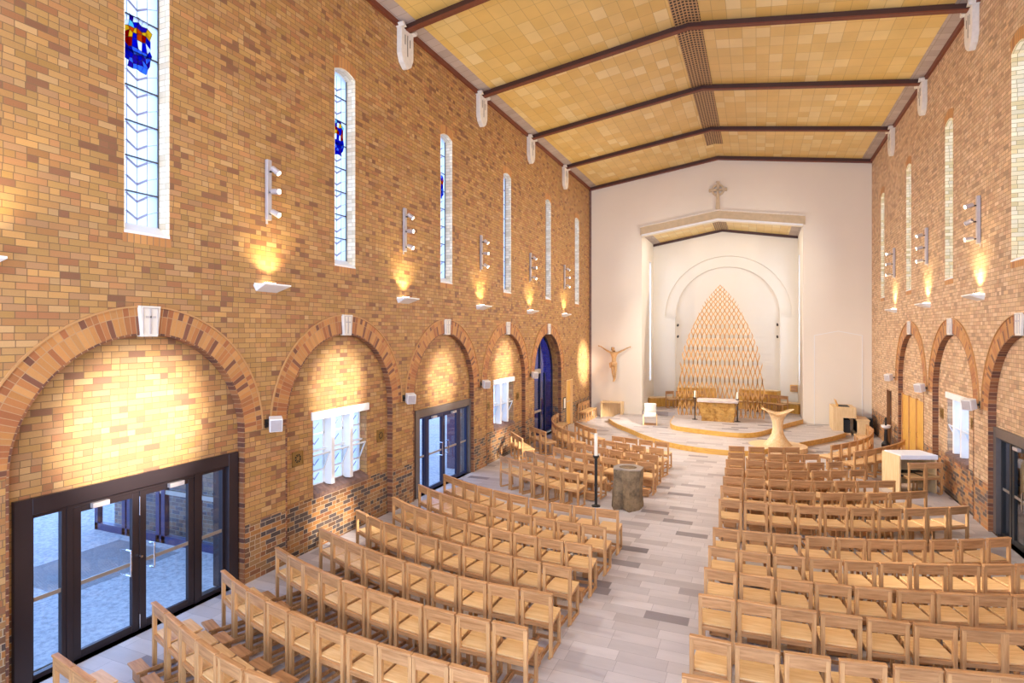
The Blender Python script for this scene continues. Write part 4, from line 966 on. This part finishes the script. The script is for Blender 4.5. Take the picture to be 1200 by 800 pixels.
# ------------------------------------------------------------------ nave furniture
ft = thing('stone_font', 'hexagonal rough basalt baptismal font standing at the aisle', 'font', (-2.74, 13.22, 0))
rs = random.Random(5); hexb = [(-.36, -.05), (-.24, -.36), (-.06, -.25), (.12, -.42), (.30, -.14), (.33, .20), (.05, .40), (-.26, .30)]; hext = [(-.33, -.02), (-.26, -.30), (-.07, -.27), (.10, -.34), (.33, -.20), (.34, .17), (.10, .36), (-.22, .28)]
from mathutils import noise as mn
vs = []; fs = []; lv = 9; dn_ = 32
def ringpts(loop, n):
    out = []
    for i in range(n):
        t = i / n * len(loop); k = int(t); f = t - k; a = loop[k]; b = loop[(k + 1) % len(loop)]; out.append((a[0] * (1 - f) + b[0] * f, a[1] * (1 - f) + b[1] * f))
    return out
A_, B_ = ringpts(hexb, dn_), ringpts(hext, dn_)
for k in range(lv + 1):
    t = k / lv
    for (a, b) in zip(A_, B_):
        x = a[0] * (1 - t) + b[0] * t; y = a[1] * (1 - t) + b[1] * t
        nv = mn.noise_vector(Vector((x * 4, y * 4, t * 3))) * .022; s = 1 - .05 * math.sin(PI * t)
        if k in (0, lv): nv *= .3
        vs.append((x * s + nv.x, y * s + nv.y, .90 * t + (0 if k in (0, lv) else nv.z * .4)))
for k in range(lv):
    for i in range(dn_): fs.append((k * dn_ + i, k * dn_ + (i + 1) % dn_, (k + 1) * dn_ + (i + 1) % dn_, (k + 1) * dn_ + i))
fs.append(tuple(range(dn_ - 1, -1, -1)))
MB().add(vs, fs).build('stone_body', M['basalt'], ft, recalc=False)
hole = [(.20 * math.cos(2 * PI * i / 32) + .01, .19 * math.sin(2 * PI * i / 32)) for i in range(32)]
MB().prism([[(v[0], v[1]) for v in vs[lv * dn_:]], hole], XYf, .895, .915).build('top_slab', M['basalttop'], ft)
MB().lathe([(.20, .912), (.185, .83), (.12, .76), (.001, .74)], c=(.01, 0, 0), n=32).build('bowl', M['basalt'], ft, smooth=True)
cn = thing('paschal_candle_stand', 'tall black iron candle stand with a thick cream candle behind the last front-block row', 'candle stand', (-3.42, 12.98, 0))
MB().lathe([(.10, 0), (.10, .02), (.05, .035), (.033, .05), (.033, 1.10), (.05, 1.11), (.075, 1.15), (.075, 1.17), (.03, 1.175)], n=24).build('stand', M['black'], cn)
MB().cyl((0, 0, 1.17), (0, 0, 1.68), .04, .038, n=20).build('candle', M['wax'], cn)
MB().cyl((0, 0, 1.68), (0, 0, 1.70), .003, n=6).build('wick', M['black'], cn)
dk = thing('white_topped_desk', 'pale plywood desk under a white cloth against the right wall', 'desk', (3.27, 16.98, 0), R(22))
MB().box(0, .04, 0, .70, 0, .93).build('side_panel', M['ply'], dk, bevel=.004)
MB().box(.04, .92, .60, .64, .1, .93).build('back_panel', M['ply'], dk); MB().box(.88, .92, .0, .64, 0, .93).build('side_panel', M['ply'], dk)
MB().box(.04, .88, .02, .60, .42, .45).build('shelf', M['dark'], dk)
MB().box(.03, .95, -.01, .66, .84, .955).build('tabletop', M['cloth'], dk, bevel=.01)
st = thing('holy_water_stand', 'small black stand with a white bowl beside the far right timber doors', 'stand', (4.02, 22.9, 0))
MB().lathe([(.13, 0), (.13, .25), (.06, .35), (.045, .72), (.05, .74)], n=16).build('stand', M['black'], st); MB().lathe([(.03, .74), (.13, .80), (.15, .88), (.12, .88), (.02, .82)], n=20).build('bowl', M['cloth'], st)
MB().lathe([(.02, .82), (.035, .9), (.03, 1.0), (.04, 1.1), (.0, 1.16)], n=12).build('statuette', M['black'], st)
nb = thing('notice_frame', 'narrow dark-framed notice beside the far left timber door', 'notice', (XL + .002, 23.25, .78)); MB().box(0, .02, -.16, .16, 0, .5).build('frame', M['dark'], nb); MB().box(.02, .024, -.12, .12, .04, .46).build('sheet', M['carved'], nb)

# ---- wall fittings: vents, speakers, track lights, sconces
def vent(X0, sg, y, z, label, s=.26):
    xr = X0 + sg * REC; o = thing('wall_vent', label, 'vent', (xr, y, z), 0, 'brass wall vents')
    MB().box(*sorted((0, -sg * .012)), -s / 2, s / 2, -s / 2, s / 2).build('plate', M['brass'], o)
    m = MB(); ci = lambda r: [(r * math.cos(2 * PI * i / 24), r * math.sin(2 * PI * i / 24)) for i in range(24)]
    x0, x1 = -sg * .012, -sg * .02
    m.prism([ci(.095), ci(.08)], YZf, x0, x1); m.prism([ci(.03)], YZf, x0, x1)
    for k in range(8):
        a = k * PI / 4; c, s_ = math.cos(a), math.sin(a); T = lambda u, v: (u * c - v * s_, u * s_ + v * c)
        m.prism([[T(.03, -.006), T(.085, -.006), T(.085, .006), T(.03, .006)]], YZf, x0, x1)
    h = s / 2
    for q in ((-h, -h + .015, -h, h), (h - .015, h, -h, h), (-h, h, -h, -h + .015), (-h, h, h - .015, h)): m.prism([rect(*q)], YZf, x0, x1)
    MB().prism([ci(.08)], YZf, -sg * .012, -sg * .0135).build('dark_opening', M['dark'], o)
    m.build('grille', M['brass'], o)
vent(XL, -1, 8.02, 1.74, 'square brass vent left of the nearest three-light window'); vent(XL, -1, 10.5, 1.75, 'square brass vent right of the nearest three-light window')
vent(XL, -1, 15.97, 1.75, 'square brass vent left of the far left three-light window'); vent(XL, -1, 18.36, 1.82, 'square brass vent right of the far left three-light window')
vent(XR, 1, 15.72, 1.98, 'square brass vent right of the right-hand three-light window'); vent(XR, 1, 18.09, 1.92, 'square brass vent left of the right-hand three-light window')
def speaker(X0, sg, y, label):
    o = thing('wall_speaker', label, 'speaker', (X0, y, 2.50), 0, 'white wall speakers on the piers')
    Mx = Matrix.Translation((-sg * .20, 0, 0)) @ Matrix.Rotation(R(50 if sg < 0 else -50), 4, 'Z') @ Matrix.Rotation(R(12), 4, 'X')
    MB().box(-.10, .10, -.09, .09, -.11, .11, Mx).build('cabinet', M['white_paint'], o, bevel=.008)
    MB().box(-.085, .085, -.096, -.09, -.095, .095, Mx).build('grille', M['alu'], o)
    MB().cyl((0, 0, 0), (-sg * .15, 0, 0), .02).box(*sorted((0, -sg * .02)), -.04, .04, -.07, .07).build('arm', M['black'], o)
for y, q in zip((7.2, 11.22, 15.22, 19.23), ('nearest', 'second', 'third', 'farthest')): speaker(XL, -1, y, 'white box speaker on the left wall pier, %s' % q)
for y, q in zip((14.88, 18.88, 22.9), ('nearest', 'middle', 'farthest')): speaker(XR, 1, y, 'white box speaker on the right wall pier, %s' % q)
M['bulb'] = emit_mat('lamp_face', (1, .88, .7, 1), 12)
WARM = (1.0, .95, .89)
def spot(p, tgt, e, ang, blend=1.0, col=WARM, rad=.05, name='spot_lamp'):
    d = bpy.data.lights.new(name, 'SPOT'); d.energy = e; d.color = col; d.spot_size = R(ang); d.spot_blend = blend; d.shadow_soft_size = rad
    o = bpy.data.objects.new(name, d); COL.objects.link(o); o.location = p; o.rotation_euler = (Vector(tgt) - Vector(p)).to_track_quat('-Z', 'Y').to_euler(); return o
def track(X0, sg, y, aims, label):
    o = thing('track_light', label, 'track light', (X0, y, 5.87), 0, 'spotlight bars on the side walls')
    MB().box(*sorted((-sg * .01, -sg * .07)), -.045, .045, 0, 1.0).build('bar', M['alu'], o, bevel=.004)
    MB().box(*sorted((0, -sg * .01)), -.02, .02, -.06, 1.0).build('mounting_strip', M['alu'], o)
    for (z, (tg, e, ang)) in zip((.80, .46, .10), aims):
        p = Vector((-sg * .20, 0, z)); d = (Vector(tg) - Vector((X0, y, 5.87)) - p).normalized()
        h = MB().cyl(p - d * .08, p + d * .07, .045, .05, n=20).build('lamp_head', M['alu'], o, bevel=.004)
        MB().cyl(p + d * .0701, p + d * .0745, .040, n=20).build('lens', M['bulb'], h)
        MB().cyl((-sg * .07, 0, z), p, .014).build('knuckle', M['black'], h)
        w = Vector((X0, y, 5.87)) + p + d * .10
        spot(w, tg, e, ang)
def sconce(X0, sg, y, label, e=150):
    o = thing('wall_sconce', label, 'wall light', (X0, y, 4.78), 0, 'wedge uplights on the side walls')
    m = MB(); m.prism([[(-.26, .0), (.26, .0), (.26, .035), (-.26, .035)]], YZf, 0, -sg * .004)
    a = -sg * .26
    m.hexa([(0, -.22, -.10), (0, .22, -.10), (a, .28, -.0), (a, -.28, -.0)], [(0, -.28, 0), (0, .28, 0), (a, .28, .025), (a, -.28, .025)]) if sg > 0 else m.hexa([(0, -.22, -.10), (0, .22, -.10), (a, .28, 0), (a, -.28, 0)], [(0, -.28, 0), (0, .28, 0), (a, .28, .025), (a, -.28, .025)])
    m.build('shade', M['white_paint'], o)
    MB().box(*sorted((-sg * .04, -sg * .10)), -.10, .10, .03, .05).build('lamp_face', M['bulb'], o)
    spot((X0 - sg * .22, y, 4.87), (X0 - sg * .14, y, 6.0), e, 120, 1.0, (1.0, .84, .46), .04, 'sconce_lamp')
#LIGHTS#
# ------------------------------------------------------------------ light
GEN = 700      # broad beams that light the nave
tl = [7.2, 11.22, 15.22, 19.23, 23.2]
POOL_L = [((XL - .1, 5.15, 2.75), 40000, 11), ((XL - .1, 9.15, 2.9), 26000, 9), ((XL - .1, 13.2, 2.75), 21000, 9), ((XL - .1, 17.2, 2.9), 21000, 9), ((XL, 26.2, 2.6), 40000, 11)]
for i, y in enumerate(tl):
    q = ['nearest', 'second', 'third', 'fourth', 'farthest'][i]
    track(XL, -1, y, [((XC + 2, y + 3, 0), GEN * (1 + .2 * i), 100), ((XR, y + 1, 5), GEN * 1.3, 100), (((2.1, 9.9, .6) if i == 0 else (3.1, 13.1, .7) if i == 1 else (XC + 3, y + 1, 0)), 7000 if i < 2 else GEN, 8 if i < 2 else 80)], 'three-head spotlight bar on the left wall, %s' % q)
    sconce(XL, -1, y, 'wedge uplight glowing on the left wall, %s' % q)
sconce(XL, -1, 3.2, 'wedge uplight on the left wall just outside the picture, nearest of all')
tr = [6.85, 10.9, 14.9, 18.9, 22.95]
LOW = [((XL, 8.95, .45), 22000, 7), ((XL, 16.9, .4), 22000, 7), ((-6.3, 25.6, 0), 26000, 9), ((XL, 19.5, 3.5), GEN * 1.8, 100), ((XL, 24, 4), GEN * 1.6, 100)]
for i, y in enumerate(tr):
    q = ['first outside the picture', 'second outside the picture', 'nearest in view', 'middle in view', 'farthest in view'][i]
    track(XR, 1, y, [(POOL_L[i][0], POOL_L[i][1], POOL_L[i][2]), LOW[i], ((XL, y - .5, 4), GEN * (.6 + .25 * i), 110)], 'three-head spotlight bar on the right wall, %s' % q)
    if i > 1: sconce(XR, 1, y, 'wedge uplight glowing on the right wall, %s' % q)
def area(p, tgt, e, sx, sy, col, name):
    d = bpy.data.lights.new(name, 'AREA'); d.shape = 'RECTANGLE'; d.size = sx; d.size_y = sy; d.energy = e; d.color = col
    o = bpy.data.objects.new(name, d); COL.objects.link(o); o.location = p; o.rotation_euler = (Vector(tgt) - Vector(p)).to_track_quat('-Z', 'Y').to_euler(); return o
# added unseen fill lamps behind the viewer, one aimed down the nave, one up
area((XC, -1.5, 9.5), (XC, 16, 3.5), 300, 9, 2.0, (1.0, .97, .95), 'added_fill_light')
area((XC, -1.0, 3.4), (XC, 14, 11.5), 600, 9, 1.5, (1.0, .95, .88), 'added_fill_uplight')
spot((XR - .25, 22.9, 6.7), (XC - 1.5, YB, 6.5), 800, 100); spot((XL + .25, 23.2, 6.7), (XC + 1.5, YB, 6.5), 700, 100)  # added spots without fittings, brighten the front wall
# added unseen header fill, then daylight lamps in the sanctuary's tall side slots
area((XC, YB + .42, 8.45), (XC, YC + .2, 2.6), 78, 5.6, .25, (.95, .97, 1), 'header_fill_light')
area((-4.98 - .10, 29.6, 4.6), (0, 29.0, 3.5), 22, .5, 5.8, (.93, .96, 1), 'slot_light')
area((1.8 + .10, 29.6, 4.6), (-4, 29.0, 3.5), 30, .5, 5.8, (.93, .96, 1), 'slot_light')
w = bpy.data.worlds.new('sky'); SC.world = w; w.use_nodes = True
bg = w.node_tree.nodes['Background']; bg.inputs[0].default_value = (.36, .56, 1.0, 1); bg.inputs[1].default_value = 5.0

cam = bpy.data.cameras.new('camera'); co = bpy.data.objects.new('camera', cam); COL.objects.link(co); SC.camera = co
co.location = (0, 0, 4.0); co.rotation_euler = (R(90), 0, math.atan2(287, 674))
cam.sensor_width = 36; cam.lens = 36 * 674 / 1200; cam.shift_y = -10 / 1200; cam.clip_start = .05; cam.clip_end = 200
vs_ = SC.view_settings; vs_.view_transform = 'Standard'; vs_.look = 'None'; vs_.gamma = 1; vs_.exposure = -0.08; vs_.use_curve_mapping = False
SC.display_settings.display_device = 'sRGB'
SC.cycles.max_bounces = 8; SC.cycles.diffuse_bounces = 4; SC.cycles.transparent_max_bounces = 12; SC.cycles.sample_clamp_indirect = 4; SC.cycles.caustics_reflective = False
